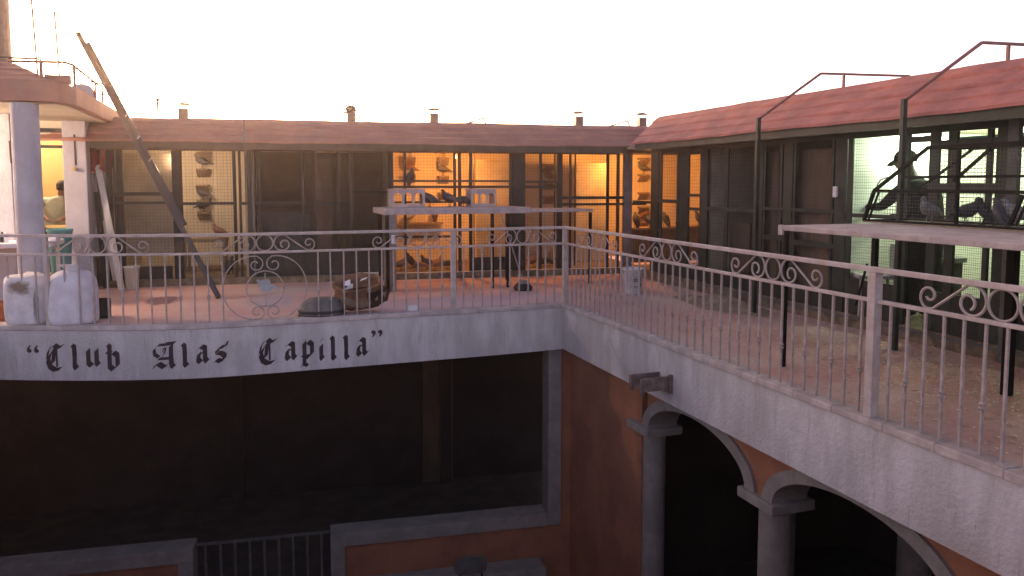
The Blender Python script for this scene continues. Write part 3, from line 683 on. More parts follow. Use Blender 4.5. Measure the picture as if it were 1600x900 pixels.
rb(MB().prism([(5.86, 2.14), (6.50, 2.62), (8.7, 2.62), (8.7, 2.14)], 'y', 10.86, 10.90), 'gable_board', 'roof_red')
rb(MB().box((6.46, -2.5, 2.56), (8.8, 11.2, 2.645)), 'roof_deck', 'roof_red')
rb(MB().box((5.83, -2.5, 2.07), (5.87, 10.85, 2.176)), 'eave_board', 'dark_green')
rb(MB().box((5.872, -2.5, 2.10), (6.2, 10.85, 2.124)), 'soffit', 'dark_green')
rb(MB().box((WX-.02, -2.5, 2.03), (WX+.0, 10.9, 2.099)), 'eave_board', 'dark_green')
o = rb(MB().box((WX-.03, 6.83, 1.40), (WX-.002, 6.89, 1.52)), 'switch_box', 'white_plastic', bevel=.004)

# ------------------------------------------------------------------ lamps burning inside the lofts, with one added fill bulb
def lamp(label, loc, bulb, col, watts, tube=None, size=.06):
    t = thing('ceiling_lamp', label, 'lamp', loc, 0)
    if tube:
        MB().tube([(0,-tube,0),(0,tube,0)], .016, 10).build('lamp_tube', bulb, t, smooth=True)
        MB().box((-.03,-tube-.03,.03),(.03,tube+.03,.07)).build('housing', 'white_plastic', t)
    else:
        MB().lathe([(.004,-.06),(.022,-.05),(.030,-.03),(.024,-.005),(.013,.015),(.013,.03)], 14).build('bulb', bulb, t, smooth=True)
        MB().lathe([(.02,.03),(.02,.06),(.035,.065),(.035,.075)], 14).build('socket', 'black_plastic', t)
    l = bpy.data.lights.new('lamp_light', 'POINT'); l.energy = watts; l.color = col; l.shadow_soft_size = size
    lo = bpy.data.objects.new('lamp_light', l); COL.objects.link(lo); lo.parent = t; lo.location = (0, 0, -.10)
    return t
lamp('bare cream bulb under the ceiling of the far left loft room', fw(fl(277,230,.9).x, .9, 2.04), 'bulb_cream', (1.0, .92, .70), 5.2)
lamp('bare orange bulb behind the two arcaded boxes on the far platform', fw(fl(711,230,.8).x, .8, 2.04), 'bulb_warm', (1.0, .47, .12), 15)
lamp('bare orange bulb under the ceiling in the loft corner', fw(fl(982,235,.7).x, .7, 2.04), 'bulb_warm', (1.0, .49, .13), 20)
lamp('greenish fluorescent tube on the ceiling above the man in the cap', (7.05, 6.48, 2.04), 'tube_green', (.47, 1.0, .88), 12, tube=.3, size=.12).rotation_euler.z = R(90)

lamp('added pale green fill bulb at the back of the room behind the trap cage', (8.05, 5.95, 2.04), 'tube_green', (.54, 1.0, .76), 11)  # fill lamp added to brighten the right side of the room

# ------------------------------------------------------------------ bent pipe frames over the right roof and posts in front of it
def pframe(label, y, zt, xe, back):
    t = thing('pipe_frame', label, 'pipe frame', (5.70, y, 0), 0, 'bent pipe frames over the red roof')
    MB().beam((0,0,0),(0,0,2.32),.045,.045,(0,1,0)).build('upright', 'dark_green', t, bevel=.004)
    MB().beam((0,0,2.30),(xe-5.70,0,zt),.028,.028,(0,1,0)).build('brace', 'red_steel', t, bevel=.003)
    MB().beam((xe-5.70,0,zt-.002),(back-5.70,0,zt+.03),.028,.028,(0,1,0)).build('top_bar', 'red_steel', t, bevel=.003)
    MB().beam((xe-5.70+.34,0,2.63),(xe-5.70+.34,0,zt-.012),.026,.026,(0,1,0)).build('stub', 'red_steel', t)
pframe('bent pipe frame over the red roof left of the pale green lit room', 7.60, 2.87, 6.58, 7.95)
pframe('bent pipe frame over the red roof in front of the man with the cap', 5.50, 2.88, 6.62, 8.0)
# small broken frames on the far roof ridge
for lab, u, flip in (('little bent pipe end on the far roof right of the ragged vent', 577, 1), ('little bent pipe end on the far roof above the platform', 760, 1), ('little bent pipe end on the far roof beside the rightmost vent', 985, 1)):
    a = fl(u, 182, .45); t = thing('pipe_frame', lab, 'pipe frame', fw(a.x, .45, 2.55), FA, 'bent pipe ends on the far roof')
    h = .13 if u < 700 else .11
    MB().beam((0,0,-.02),(-.05,0,h),.022,.022,(0,1,0)).build('upright', 'red_steel', t)
    MB().beam((-.05,0,h),(-.34,.25,.02),.022,.022).build('brace', 'red_steel', t)
    MB().beam((0,-.01,-.02),(.16,-.55,-.22),.018,.018).build('stay', 'metal_pipe', t)
t = thing('pipe_frame', 'thin upright stake rising from the far roof above the unlit screens', 'pipe frame', fw(fl(389).x, -.42, 0), FA)
MB().beam((0,0,1.25),(0,0,2.62),.018,.018,(0,1,0)).build('upright', 'green_grey', t)
MB().beam((0,.05,2.0),(0,.42,2.0),.014,.014).build('brace', 'green_grey', t)

# ------------------------------------------------------------------ roof vents
for lab, u, cap in (('square roof vent with a flat cap at the left of the far roof', 287, 1), ('ragged capped roof vent on the far roof above the unlit screens', 549, 0), ('capped square roof vent above the far platform', 678, 1),
                    ('capped square roof vent on the far roof left of the red roof end', 904, 1), ('capped square roof vent closest to the red roof end', 1003, 1)):
    a = fl(u, 190, .8); t = thing('roof_vent', lab, 'roof vent', fw(a.x, .8, 2.55), FA, 'vents on the far roof')
    wd = .07
    MB().box((-wd,-wd,-.02),(wd,wd,.20)).build('flue', 'metal_pipe', t, bevel=.005)
    if cap:
        for sx in (-1, 1): MB().beam((sx*.05,0,.19),(sx*.07,0,.262),.012,.012,(0,1,0)).build('strut', 'metal_pipe', t)
        MB().lathe([(.13,.0),(.135,.012),(.06,.035),(.01,.045)], 4, (0,0,.255)).build('cap', 'metal_pipe', t)
    else:
        m = MB().lathe([(.055,.2),(.09,.215),(.085,.24),(.095,.27),(.06,.30),(.03,.315)], 7, jit=lambda a, z: 1+.25*math.sin(a*3+z*40)); m.build('cap', 'metal_pipe', t)
        MB().box((-.13,-.02,.17),(-.05,.02,.21)).build('bracket', 'metal_pipe', t)

# ------------------------------------------------------------------ landing platforms
t = thing('landing_platform', 'long pale landing platform on thin legs before the orange lit loft', 'platform', (1.86, 10.78, 0))
PFX1 = aty(830, 331, 10.78).x
MB().box((0,0,1.11),(PFX1-1.86,1.0,1.195)).build('platform_top', 'platform_top', t, bevel=.006)
MB().box((PFX1-1.86+.003,.02,1.12),(5.11-1.86,.75,1.16)).build('extension_board', 'platform_top', t, bevel=.004)
for (x, y, z0, r, mt) in ((1.91,10.83,0,.022,'black_steel'),(3.47,10.83,0,.02,'black_steel'),(3.72,10.85,0,.018,'black_steel'),(5.06,10.82,0,.02,'black_steel'),(1.95,11.7,0,.025,'black_steel'),(4.0,11.7,0,.025,'black_steel')):
    MB().box((x-1.86-r,y-10.78-r,z0),(x-1.86+r,y-10.78+r,1.109)).build('leg', mt, t)
x = aty(613, 350, 10.9).x
MB().box((x-.06-1.86,.06,.62),(x+.05-1.86,.13,1.109)).build('leg', 'stone_trim', t)
MB().lathe([(.028,0),(.028,.12)], 14, (x-1.86-.005,.03,.70)).build('pipe_coupling', 'white_plastic', t)
tag(MB().box((-.085,0,0),(.085,.06,.66)).build('wood_post', 'wood_board', bevel=.004, loc=(x-.03, 10.93, 0)), 'brown wooden post under the left end of the far platform', 'post')

t = thing('landing_platform', 'wide pale landing platform on black legs carrying the wire trap cage', 'platform', (4.27, 5.38, 0))
MB().box((0,-4.5,1.158),(1.63,0,1.20)).build('platform_top', 'platform_top', t, bevel=.006)
MB().box((-.006,-.05,1.12),(.03,.006,1.203)).build('corner_bracket', 'platform_top', t)
for (x, y, r) in ((4.30,5.32,.016),(5.24,5.31,.022),(5.25,4.03,.030),(4.32,3.0,.02),(5.24,2.2,.03)):
    MB().box((x-4.27-r,y-5.38-r,0),(x-4.27+r,y-5.38+r,1.157)).build('leg', 'black_steel', t)
MB().beam((.97,-.10,1.14),(.97,-4.4,1.14),.03,.03).build('stringer', 'black_steel', t)

# arcaded boxes on the far platform
def arcade_box(label, u0, u1, n, depth=.30):
    a = aty(u0, 316, 11.45); b = aty(u1, 292, 11.45); L = b.x-a.x; H = .25
    t = thing('trap_box', label, 'trap box', (a.x, 11.45, 1.197), 0, 'arcaded boxes on the far platform')
    m = MB(); op = L*.70/n; gap = (L-op*n)/(n+1); zt = .155; zb = .045
    xs = []
    for k in range(n):
        x0 = gap+(op+gap)*k; xs.append((x0, x0+op))
    edges = [0]+[e for p_ in xs for e in p_]+[L]
    for k in range(0, len(edges), 2): m.box((edges[k],0,zb),(edges[k+1],.02,zt+op/2))
    m.box((0,0,0),(L,.02,zb)); m.box((0,0,zt+op/2),(L,.02,H))
    for x0, x1 in xs:                                # arch shoulders
        c = (x0+x1)/2; r = (x1-x0)/2
        for j in range(8):
            a0, a1 = math.pi*j/8, math.pi*(j+1)/8
            pa = (c+r*math.cos(a0), zt+r*math.sin(a0)); pb = (c+r*math.cos(a1), zt+r*math.sin(a1))
            m.add([(pa[0],0,pa[1]),(pb[0],0,pb[1]),(pb[0],0,zt+r),(pa[0],0,zt+r),(pa[0],.02,pa[1]),(pb[0],.02,pb[1])], [(0,1,2,3),(0,4,5,1)])
    m.build('arcade_front', 'platform_top', t)
    MB().box((-.02,.022,H),(L+.02,depth,H+.025)).build('lid', 'platform_top', t)
    MB().box((0,.022,0),(.02,depth,H-.002)).build('side', 'platform_top', t); MB().box((L-.02,.022,0),(L,depth,H-.002)).build('side', 'platform_top', t)
arcade_box('pale box with three arched openings at the left of the far platform', 612, 664, 3)
arcade_box('dim box with small arched openings near the middle of the far platform', 736, 775, 3)

# wire trap cage on the right platform
cg = thing('trap_cage', 'dark framed wire trap cage holding pigeons on the right platform', 'cage', (5.35, 5.6, 1.20))
def cgp(u, v, x=5.35): q = atx(u, v, x); return Vector((x-5.35, q.y-5.6, q.z-1.20))
A0 = cgp(1350, 346); A1 = cgp(1366, 298); A2 = cgp(1450, 231); A3 = Vector((0, -3.0, A2.z)); A0.z = .015
def cbar(p, q, r=.022, nm='frame_bar', mt='black_steel'): MB().beam(p, q, r, r, (1,0,0)).build(nm, mt, cg)
for dx in (0, .50):
    D = Vector((dx, 0, 0)); r = .026 if dx == 0 else .02
    cbar(A0+D, A1+D, r); cbar(A1+D, A2+D, r); cbar(A2+D, A3+D, r+.004)
    cbar(A0+D, Vector((dx, -3.0, .015)), r); cbar(Vector((dx, A1.y, A1.z)), Vector((dx, -3.0, A1.z)), r)
m_y = cgp(1412, 277); cbar(Vector((0, m_y.y, m_y.z)), Vector((0, -3.0, m_y.z)), .022)
p_ = cgp(1490, 283); q_ = cgp(1548, 232); cbar(p_, q_, .022)
p_ = cgp(1578, 352); q_ = cgp(1598, 305); cbar(p_, q_, .024); cbar(p_+Vector((0,-.05,0)), q_+Vector((0,-.05,0)), .014)
for P in (A0, A1, A2, Vector((0,-3.0,A2.z))): cbar(P, P+Vector((.5,0,0)), .02)
cbar(A0+Vector((0,-.05,0)), A1+Vector((0,-.06,0)), .014)
for y0 in (-1.0, -2.0): cbar(Vector((0,y0,.02)), Vector((0,y0,A2.z)), .022)
m = MB(); wire_panel(m, (0.0,-3.0,.03), (0,1,0), (0,0,1), 3.0+A0.y-.12, A1.z-.03, .03, .0021)
wire_panel(m, (0.0,-3.0,A1.z), (0,1,0), (0,0,1), 3.0+A2.y, A2.z-A1.z, .03, .0021)
m.build('wire_mesh', 'wire', cg, kind='stuff')
MB().box((-.02,-3.0,0.002),(.52,A0.y,.012)).build('cage_floor', 'husk_ground', cg)
MB().tube([cgp(1370,290), cgp(1376,281), cgp(1387,277), cgp(1396,279)], .006, 6).build('wire_handle', 'green_grey', cg)

# ------------------------------------------------------------------ pigeons
def dove_mesh(pose):
    if pose == 'stand': S = [(-.185,-.035,.018,.005),(-.15,-.025,.030,.010),(-.10,-.008,.036,.020),(-.06,.008,.052,.045),(-.01,.018,.062,.060),(.04,.035,.060,.062),(.075,.062,.045,.050),(.092,.092,.028,.032),(.098,.115,.024,.026),(.108,.132,.024,.022),(.124,.131,.014,.013),(.134,.127,.006,.006),(.148,.121,.002,.002)]
    elif pose == 'up': S = [(-.12,-.09,.018,.006),(-.095,-.06,.03,.014),(-.06,-.02,.045,.034),(-.03,.02,.058,.052),(.0,.06,.060,.054),(.02,.10,.050,.044),(.032,.135,.032,.032),(.042,.16,.026,.025),(.056,.172,.024,.021),(.072,.168,.012,.012),(.09,.158,.002,.002)]
    else: S = [(-.19,.0,.02,.005),(-.14,.0,.03,.012),(-.08,.0,.05,.035),(-.02,.0,.064,.055),(.04,-.008,.06,.055),(.08,-.02,.042,.042),(.105,-.035,.027,.028),(.125,-.045,.023,.022),(.14,-.055,.012,.012),(.155,-.068,.002,.002)]
    m = MB(); n = 12; vs_ = []
    for i, (x, z, ry, rz) in enumerate(S):
        a = S[max(i-1,0)]; b = S[min(i+1,len(S)-1)]; d = Vector((b[0]-a[0],0,b[1]-a[1])).normalized(); up = Vector((-d.z,0,d.x))
        if up.z < 0 and pose != 'peck': up = up
        for k in range(n):
            th = 2*math.pi*k/n
            vs_.append(Vector((x,0,z+.10)) + Vector((0,1,0))*ry*math.cos(th) + up*rz*math.sin(th))
    fs_ = [(i*n+k, i*n+(k+1) % n, (i+1)*n+(k+1) % n, (i+1)*n+k) for i in range(len(S)-1) for k in range(n)]
    fs_ += [tuple(range(n-1,-1,-1)), tuple((len(S)-1)*n+k for k in range(n))]
    m.add(vs_, fs_)
    for sy in (-1, 1):                                # folded wings and legs
        zc = .125 if pose == 'stand' else .115 if pose == 'peck' else .14
        tilt = -.05 if pose != 'up' else -.13
        W = [(-.15,.020*sy,zc+tilt,.012,.006),(-.10,.036*sy,zc+tilt*.5,.02,.010),(-.04,.052*sy,zc+tilt*.15,.034,.014),(.02,.054*sy,zc,.034,.014),(.05,.048*sy,zc+.01,.018,.008)]
        if pose == 'up': W = [(x*.6-.03, y, z+.02*(i-1), h, w_) for i, (x,y,z,h,w_) in enumerate(W)]
        vv = []
        for (x,y,z,h,w_) in W:
            for k in range(8):
                th = 2*math.pi*k/8; vv.append((x, y+w_*math.cos(th), z+h*math.sin(th)))
        m.add(vv, [(i*8+k, i*8+(k+1) % 8, (i+1)*8+(k+1) % 8, (i+1)*8+k) for i in range(4) for k in range(8)] + [tuple(range(7,-1,-1)), tuple(32+k for k in range(8))])
        m.tube([(.0,.025*sy,.07),(.008,.026*sy,.035),(.0,.027*sy,.004)], .005, 5); m.tube([(-.015,.027*sy,.004),(.03,.027*sy,.004)], .004, 5)
    return m
DV = {}
for pose in ('stand', 'up', 'peck'):
    for c in ('dove_grey', 'dove_dark', 'dove_brown', 'dove_pale'):
        t_ = dove_mesh(pose).build('pigeon', c, smooth=True); DV[(pose, c)] = t_.data; bpy.data.objects.remove(t_)
def pigeon(label, loc, rz, pose='stand', c='dove_grey', s=1.0, group='pigeons'):
    o = bpy.data.objects.new('pigeon', DV[(pose, c)]); COL.objects.link(o); o.location = loc; o.rotation_euler = (0,0,rz); o.scale = (s,s,s)
    return tag(o, label, 'pigeon', group)
_box = MB().box((-.10,-.16,-.035),(.10,0,-.004)); _box.add([(-.10,-.16,-.035),(.10,-.16,-.035),(.10,0,-.16),(-.10,0,-.16)], [(0,1,2,3)])
_t = _box.build('wall_perch', 'wood_board'); ME_PERCH = _t.data; bpy.data.objects.remove(_t)
def perch(label, loc, rz):
    o = bpy.data.objects.new('wall_perch', ME_PERCH); COL.objects.link(o); o.location = loc; o.rotation_euler = (0,0,rz)
    return tag(o, label, 'perch', 'little wall perches in the lofts')
BD = 1.99
def onback(u, v, d=BD): q = fl(u, v, d); return q
# cream room: a column of perches with birds
for i, (u, v, bird_) in enumerate(((318, 238, 0), (318, 263, ('stand','dove_grey',R(170))), (318, 288, 0), (319, 312, ('stand','dove_grey',R(160))), (320, 330, ('stand','dove_dark',R(20))))):
    q = onback(u, v); nth = ('topmost', 'second', 'third', 'fourth', 'lowest')[i]
    perch('%s wall perch in the cream lit loft room' % nth, fw(q.x, BD, q.z), FA)
    if bird_: pigeon('grey pigeon on the %s perch of the cream lit loft room' % nth, fw(q.x, BD-.09, q.z), bird_[2], bird_[0], bird_[1])
q = fl(322, 372, 1.1); tb = thing('low_table', 'low wooden feed table on the floor of the cream lit loft room', 'table', fw(q.x, 1.1, .1), FA)
MB().box((-.33,-.2,q.z-.1-.06),(.33,.2,q.z-.1)).build('table_top', 'wood_board', tb)
for sx in (-.3,.3):
    for sy in (-.17,.17): MB().box((sx-.02,sy-.02,0),(sx+.02,sy+.02,q.z-.161)).build('leg', 'wood_board', tb)
pigeon('brown pigeon on the low table of the cream lit loft room', fw(q.x+.22, 1.05, q.z), R(150), 'stand', 'dove_brown')
pigeon('dark pigeon on the floor of the cream lit loft room', fw(fl(360, 400, .5).x, .5, .1), R(60), 'up', 'dove_dark')
# orange room: two columns of perches left, one behind the bay, one at the corner
for ci, (u, vs_, nm) in enumerate(((640, (245, 272), 'leftmost'), (692, (246, 274, 300), 'second'), (856, (256, 284, 306), 'third'), (1003, (247, 272, 300, 322, 345), 'rightmost'))):
    for i, v in enumerate(vs_):
        q = onback(u, v); nth = ('topmost', 'second', 'third', 'fourth', 'lowest')[i]
        lab = '%s perch of the %s column in the orange loft' % (nth, nm)
        perch('%s wall %s' % (nth, lab.split(' ', 1)[1]), fw(q.x, BD, q.z), FA)
        if (ci, i) in ((0,0),(0,1),(1,0),(1,1),(2,1),(3,1),(3,4)):
            c = 'dove_brown' if (ci+i) % 2 else 'dove_grey'
            pigeon('pigeon on the %s' % lab, fw(q.x, BD-.09, q.z), FA+(R(180) if i % 2 else R(15)), 'stand', c)
q = fl(643, 291); pigeon('upright pigeon on the mesh rail above the left arcaded box', fw(q.x, .02, q.z+.005), R(-80), 'up', 'dove_dark')
for u, c, rz, pose, lab in ((672, 'dove_dark', 150, 'stand', 'dark pigeon on the far platform just right of the left arcaded box'), (703, 'dove_dark', 185, 'stand', 'dark pigeon on the far platform between the two arcaded boxes'), (722, 'dove_dark', 10, 'peck', 'pecking pigeon on the far platform next to the middle arcaded box')):
    q = aty(u, 316, 11.5); pigeon(lab, (q.x, 11.5, 1.197), R(rz), pose, c, 1.08)
q = fl(645, 352, .9)
sh = tag(MB().box((-.45,-.12,-.03),(.45,.12,0)).build('wall_shelf', 'wood_board', loc=fw(q.x+.2, 1.85, q.z)), 'wooden shelf low in the left end of the orange lit loft', 'shelf'); sh.rotation_euler.z = FA
pigeon('pale pigeon at the left of the low shelf in the orange lit loft', fw(q.x+.03, 1.85, q.z), R(10), 'stand', 'dove_pale'); pigeon('brown pigeon at the right of the low shelf in the orange lit loft', fw(q.x+.5, 1.85, q.z), R(250), 'up', 'dove_brown')
gl = ['farthest left', 'second from the left', 'third from the left', 'fourth from the left', 'fifth from the left', 'farthest right']
for i, (u, d, c, pose, rz) in enumerate(((626, .35, 'dove_grey', 'stand', 20), (640, .6, 'dove_dark', 'up', 200), (655, .3, 'dove_brown', 'peck', 150), (668, .5, 'dove_dark', 'stand', 190), (682, .3, 'dove_brown', 'stand', 30), (700, .5, 'dove_grey', 'peck', 170))):
    pigeon('pigeon on the orange loft floor below the platform, %s of six' % gl[i], fw(fl(u, 400, d).x, d, .1), R(rz), pose, c)
for i, (u, d, c, pose, rz, lab) in enumerate(((832, .4, 'dove_brown', 'stand', 20, 'brown pigeon on the loft floor left of the railing corner'), (852, .5, 'dove_dark', 'peck', 190, 'dark pigeon pecking on the loft floor just left of the railing corner'), (862, .9, 'dove_grey', 'up', 60, 'upright pigeon on the loft floor behind the railing corner'))):
    pigeon(lab, fw(fl(u, 400, d).x, d, .1), R(rz), pose, c)
# nest shelf in the corner of the orange room with birds on it
nb = thing('nest_shelf', 'waist high nest shelf in the orange lit corner of the loft', 'shelf', (7.1, 12.35, .1))
MB().box((-.55,-.2,.62),(1.1,.25,.66)).build('shelf_board', 'wood_board', nb); MB().box((-.55,.2,0),(1.1,.25,.618)).build('shelf_back', 'wood_board', nb)
for i, (x, c, pose, rz) in enumerate(((6.65, 'dove_dark', 'up', 80), (6.95, 'dove_grey', 'stand', 160), (7.25, 'dove_dark', 'up', 100), (7.6, 'dove_brown', 'stand', 20), (7.95, 'dove_dark', 'up', 120))):
    pigeon('pigeon on the corner nest shelf, %s' % ('leftmost of five', 'second of five', 'middle of five', 'fourth of five', 'rightmost of five')[i], (x, 12.3, .76), R(rz), pose, c)
for i, (v, b_) in enumerate(((290, 1), (305, 1), (330, 0))):
    q = aty(1046, v, 13.3); lab = ('upper', 'middle', 'lower')[i]
    q = atx(1046, v, 8.39); perch('%s wall perch behind the orange lit side screen' % lab, (8.39, q.y, q.z), R(-90))
    if b_: pigeon('pigeon on the %s perch behind the orange lit side screen' % lab, (8.30, q.y, q.z), R(60+60*i), 'stand', 'dove_dark')
# birds in the trap cage and in the pale room
for u, c, pose, rz, dx, lab in ((1452, 'dove_pale', 'stand', 190, .22, 'pale grey pigeon at the left end of the trap cage'), (1508, 'dove_dark', 'stand', -70, .25, 'dark pigeon in the middle of the trap cage, tail to the left'), (1535, 'dove_dark', 'up', 100, .32, 'dark upright pigeon behind the others in the trap cage'),
                            (1560, 'dove_grey', 'up', 80, .18, 'grey pigeon with pale wing at the right of the trap cage'), (1590, 'dove_pale', 'stand', 110, .25, 'pale pigeon farthest right in the trap cage')):
    q = atx(u, 345, 5.35+dx); pigeon(lab, (5.35+dx, q.y, 1.213), R(rz), pose, c, .80 if pose == 'up' else .92, 'pigeons in the trap cage')
q = atx(1385, 402, 7.0)
st = thing('feed_stand', 'small stand in the pale green room right of the chair', 'stand', (7.25, 7.0-.55, .14))
MB().box((-.12,-.2,.55),(.2,.2,.60)).build('stand_top', 'green_grey', st); MB().box((-.10,-.18,.0),(.16,.18,.548)).build('stand_body', 'dark_timber', st)
pigeon('small pigeon standing on the stand in the pale green room', (7.2, 6.42, .74), R(80), 'up', 'dove_grey', .9)

# ------------------------------------------------------------------ people
def grow(name, V, E_, parent, mats, pick, sub=2):
    """V: list of (x,y,z,rx,ry). skin the skeleton, bake it, then pick materials by place"""
    me = bpy.data.meshes.new(name); me.from_pydata([v[:3] for v in V], E_, []); me.update()
    o = bpy.data.objects.new(name, me); COL.objects.link(o)
    sk = o.modifiers.new('skin', 'SKIN'); sk.use_smooth_shade = True
    for i, v in enumerate(V): me.skin_vertices[0].data[i].radius = (v[3], v[4] if len(v) > 4 else v[3])
    me.skin_vertices[0].data[0].use_root = True
    sb = o.modifiers.new('sub', 'SUBSURF'); sb.levels = sub; sb.render_levels = sub
    dg = bpy.context.evaluated_depsgraph_get(); nm = bpy.data.meshes.new_from_object(o.evaluated_get(dg))
    bpy.data.objects.remove(o)
    nm.materials.clear()
    for k in mats: nm.materials.append(M[k])
    for p in nm.polygons:
        p.use_smooth = True; p.material_index = pick(p.center)
    ob = bpy.data.objects.new(name, nm); COL.objects.link(ob); ob.parent = parent
    return ob
def hand(V, E_, w_i, base, fwd, side, s=1.0):
    """palm and five fingers grown from wrist vertex w_i"""
    base, fwd, side = Vector(base), Vector(fwd).normalized(), Vector(side).normalized(); dn = fwd.cross(side)
    if dn.z > 0: dn = -dn
    pi_ = len(V); pc = base + fwd*.055*s; V.append((*pc, .030*s, .020*s)); E_.append((w_i, pi_))
    for k, (off, ln) in enumerate(((-.030,.060),(-.010,.072),(.010,.068),(.030,.052))):
        k0 = base + fwd*.095*s + side*off*s; k1 = k0 + fwd*ln*.5*s + dn*.012*s; k2 = k1 + fwd*ln*.4*s + dn*.025*s
        i0 = len(V); V += [(*k0,.0095*s),(*k1,.0085*s),(*k2,.007*s)]; E_ += [(pi_,i0),(i0,i0+1),(i0+1,i0+2)]
    t0 = base + fwd*.045*s + side*-.042*s; t1 = t0 + fwd*.035*s + side*-.02*s + dn*.01*s
    i0 = len(V); V += [(*t0,.011*s),(*t1,.009*s)]; E_ += [(pi_,i0),(i0,i0+1)]
mx_, my_ = 6.70, 6.13
man = thing('person', 'person in a dark cap and dark clothes reaching forward behind the trap cage', 'person', (mx_, my_, .14))
V = [(0,0,.84,.18,.16)]; E_ = []
def vadd(V, E_, par, p, r, r2=None): V.append((*p, r, r2 or r)); E_.append((par, len(V)-1)); return len(V)-1
sp = vadd(V,E_,0,(0,.03,1.02),.185,.17); ch = vadd(V,E_,sp,(0,.09,1.24),.20,.175); ub = vadd(V,E_,ch,(0,.11,1.37),.15,.15); nk = vadd(V,E_,ub,(0,.20,1.46),.085,.08); hb = vadd(V,E_,nk,(0,.26,1.53),.08,.09); ht_ = vadd(V,E_,hb,(0,.30,1.63),.082,.098); hx = vadd(V,E_,ht_,(0,.29,1.71),.06,.075)
ns = vadd(V,E_,ht_,(0,.405,1.595),.018); vadd(V,E_,hb,(0,.335,1.505),.035)
for sx, reach in ((-1, 1), (1, 0)):
    a = vadd(V,E_,ch,(sx*.20,.11,1.37),.085); 
    if reach: e = vadd(V,E_,a,(sx*.25,.34,1.16),.052); wv = vadd(V,E_,e,(sx*.20,.58,1.155),.034); hand(V,E_,wv,(sx*.20,.61,1.155),(0,1,.02),(-sx,0,.2))
    else: e = vadd(V,E_,a,(sx*.27,.26,1.12),.052); wv = vadd(V,E_,e,(sx*.18,.46,1.06),.034); hand(V,E_,wv,(sx*.18,.49,1.06),(-.2,1,0),(-1,0,.2))
    h = vadd(V,E_,0,(sx*.10,.0,.74),.125,.13); kn = vadd(V,E_,h,(sx*.115,.04,.45),.095); an = vadd(V,E_,kn,(sx*.12,.0,.09),.075); vadd(V,E_,an,(sx*.13,.14,.035),.036)
def pickm(c):
    if c.z > 1.49: return 1
    if c.y > .50 and c.z > 1.0: return 1
    return 0
grow('body', V, E_, man, ('dark_shirt', 'silhouette_skin'), pickm)
cp = MB().lathe([(.108,-.01),(.112,.02),(.106,.06),(.080,.10),(.04,.122),(.005,.128)], 20, (0,.285,1.655), 1, 1.12); cp.build('cap', 'dark_cap', man, smooth=True)
brim = [(-.085,.37),(-.075,.44),(-.04,.495),(0,.51),(.04,.495),(.075,.44),(.085,.37)]
m = MB(); 
m.add([(x,y,1.665-(y-.37)*.42-.25*x*x*8*.1) for x,y in brim] + [(x,y,1.655-(y-.37)*.42-.25*x*x*8*.1) for x,y in brim], [tuple(range(7)), tuple(range(13,6,-1))] + [(i,(i+1) % 7,7+(i+1) % 7,7+i) for i in range(7)])
m.build('cap_brim', 'dark_cap', man)

# ------------------------------------------------------------------ left pavilion and kitchen
kb = thing('pavilion', 'left pavilion with pillars, tiled roof and a yellow lit kitchen doorway', 'building', (-2.2, 12.6, 0))
def kp(m, name, mt, **k): o = m.build(name, mt, kb, **k); o.location = (2.2, -12.6, 0); return o
KX = -1.82
eave = [(-5.5, 9.9), (-1.92, 9.9), (KX, 10.28), (KX, 14.8), (-5.5, 14.8)]
kp(MB().prism(eave, 'z', 2.465, 2.68), 'roof_slab', 'roof_dull', bevel=.006)
kp(MB().prism([(-5.4, 10.0), (-1.98, 10.0), (KX-.08, 10.32), (KX-.08, 14.7), (-5.4, 14.7)], 'z', 2.448, 2.463), 'ceiling', 'cream_wall')
# tiled hip in lapped courses
base = [(-5.4, 10.02), (-2.0, 10.02), (-1.98, 13.4), (-5.4, 13.4)]; topq = [(-5.4, 11.2), (-2.75, 11.2), (-2.75, 12.8), (-5.4, 12.8)]
for c in range(4):
    t0, t1 = c/4, (c+1.2)/4 if c < 3 else 1.0
    def lerp(t): return [(a[0]+(b[0]-a[0])*t, a[1]+(b[1]-a[1])*t, 2.68+.38*t) for a, b in zip(base, topq)]
    lo, hi = lerp(t0), lerp(t1); m = MB()
    m.add([(p[0],p[1],p[2]+.035) for p in lo]+[(p[0],p[1],p[2]+.008) for p in hi]+[(p[0],p[1],p[2]+.002) for p in lo], [(0,1,5,4),(1,2,6,5),(2,3,7,6),(3,0,4,7),(4,5,6,7),(8,9,1,0),(9,10,2,1)])
    kp(m, 'roof_course', 'roof_dull')
kp(MB().lathe([(.14,0),(.14,2.447)], 28, (-2.30, 10.04, 0)), 'pillar', 'lilac_render', smooth=False)
kp(MB().box((-2.42, 12.5, 0), (-2.12, 13.3, 2.447)), 'pillar', 'lilac_render', bevel=.012)
q = aty(10, 300, 11.6); kp(MB().box((q.x-.13, 11.5, 0), (q.x+.10, 11.75, 2.447)), 'pillar', 'lilac_render', bevel=.01)
for (u, v0, v1, y, wd, mt) in ((116, 210, 258, 12.497, .022, 'dark_timber'), (15, 220, 255, 11.497, .02, 'dark_timber')):
    a = aty(u, v0, y); b = aty(u+2.5, v1, y); kp(MB().beam((a.x, y-.003, a.z), (b.x, y-.003, b.z), wd, .008, (0,1,0)), 'cable', mt)
a = aty(117, 258, 12.49); kp(MB().lathe([(.025,-.03),(.035,0),(.012,.03)], 10, (a.x, 12.45, a.z-.05)), 'hook_lamp', 'yellow_wall')
kp(MB().box((-2.118, 12.95, 0), (-1.72, 13.05, 2.447)), 'wall', 'room_dark')
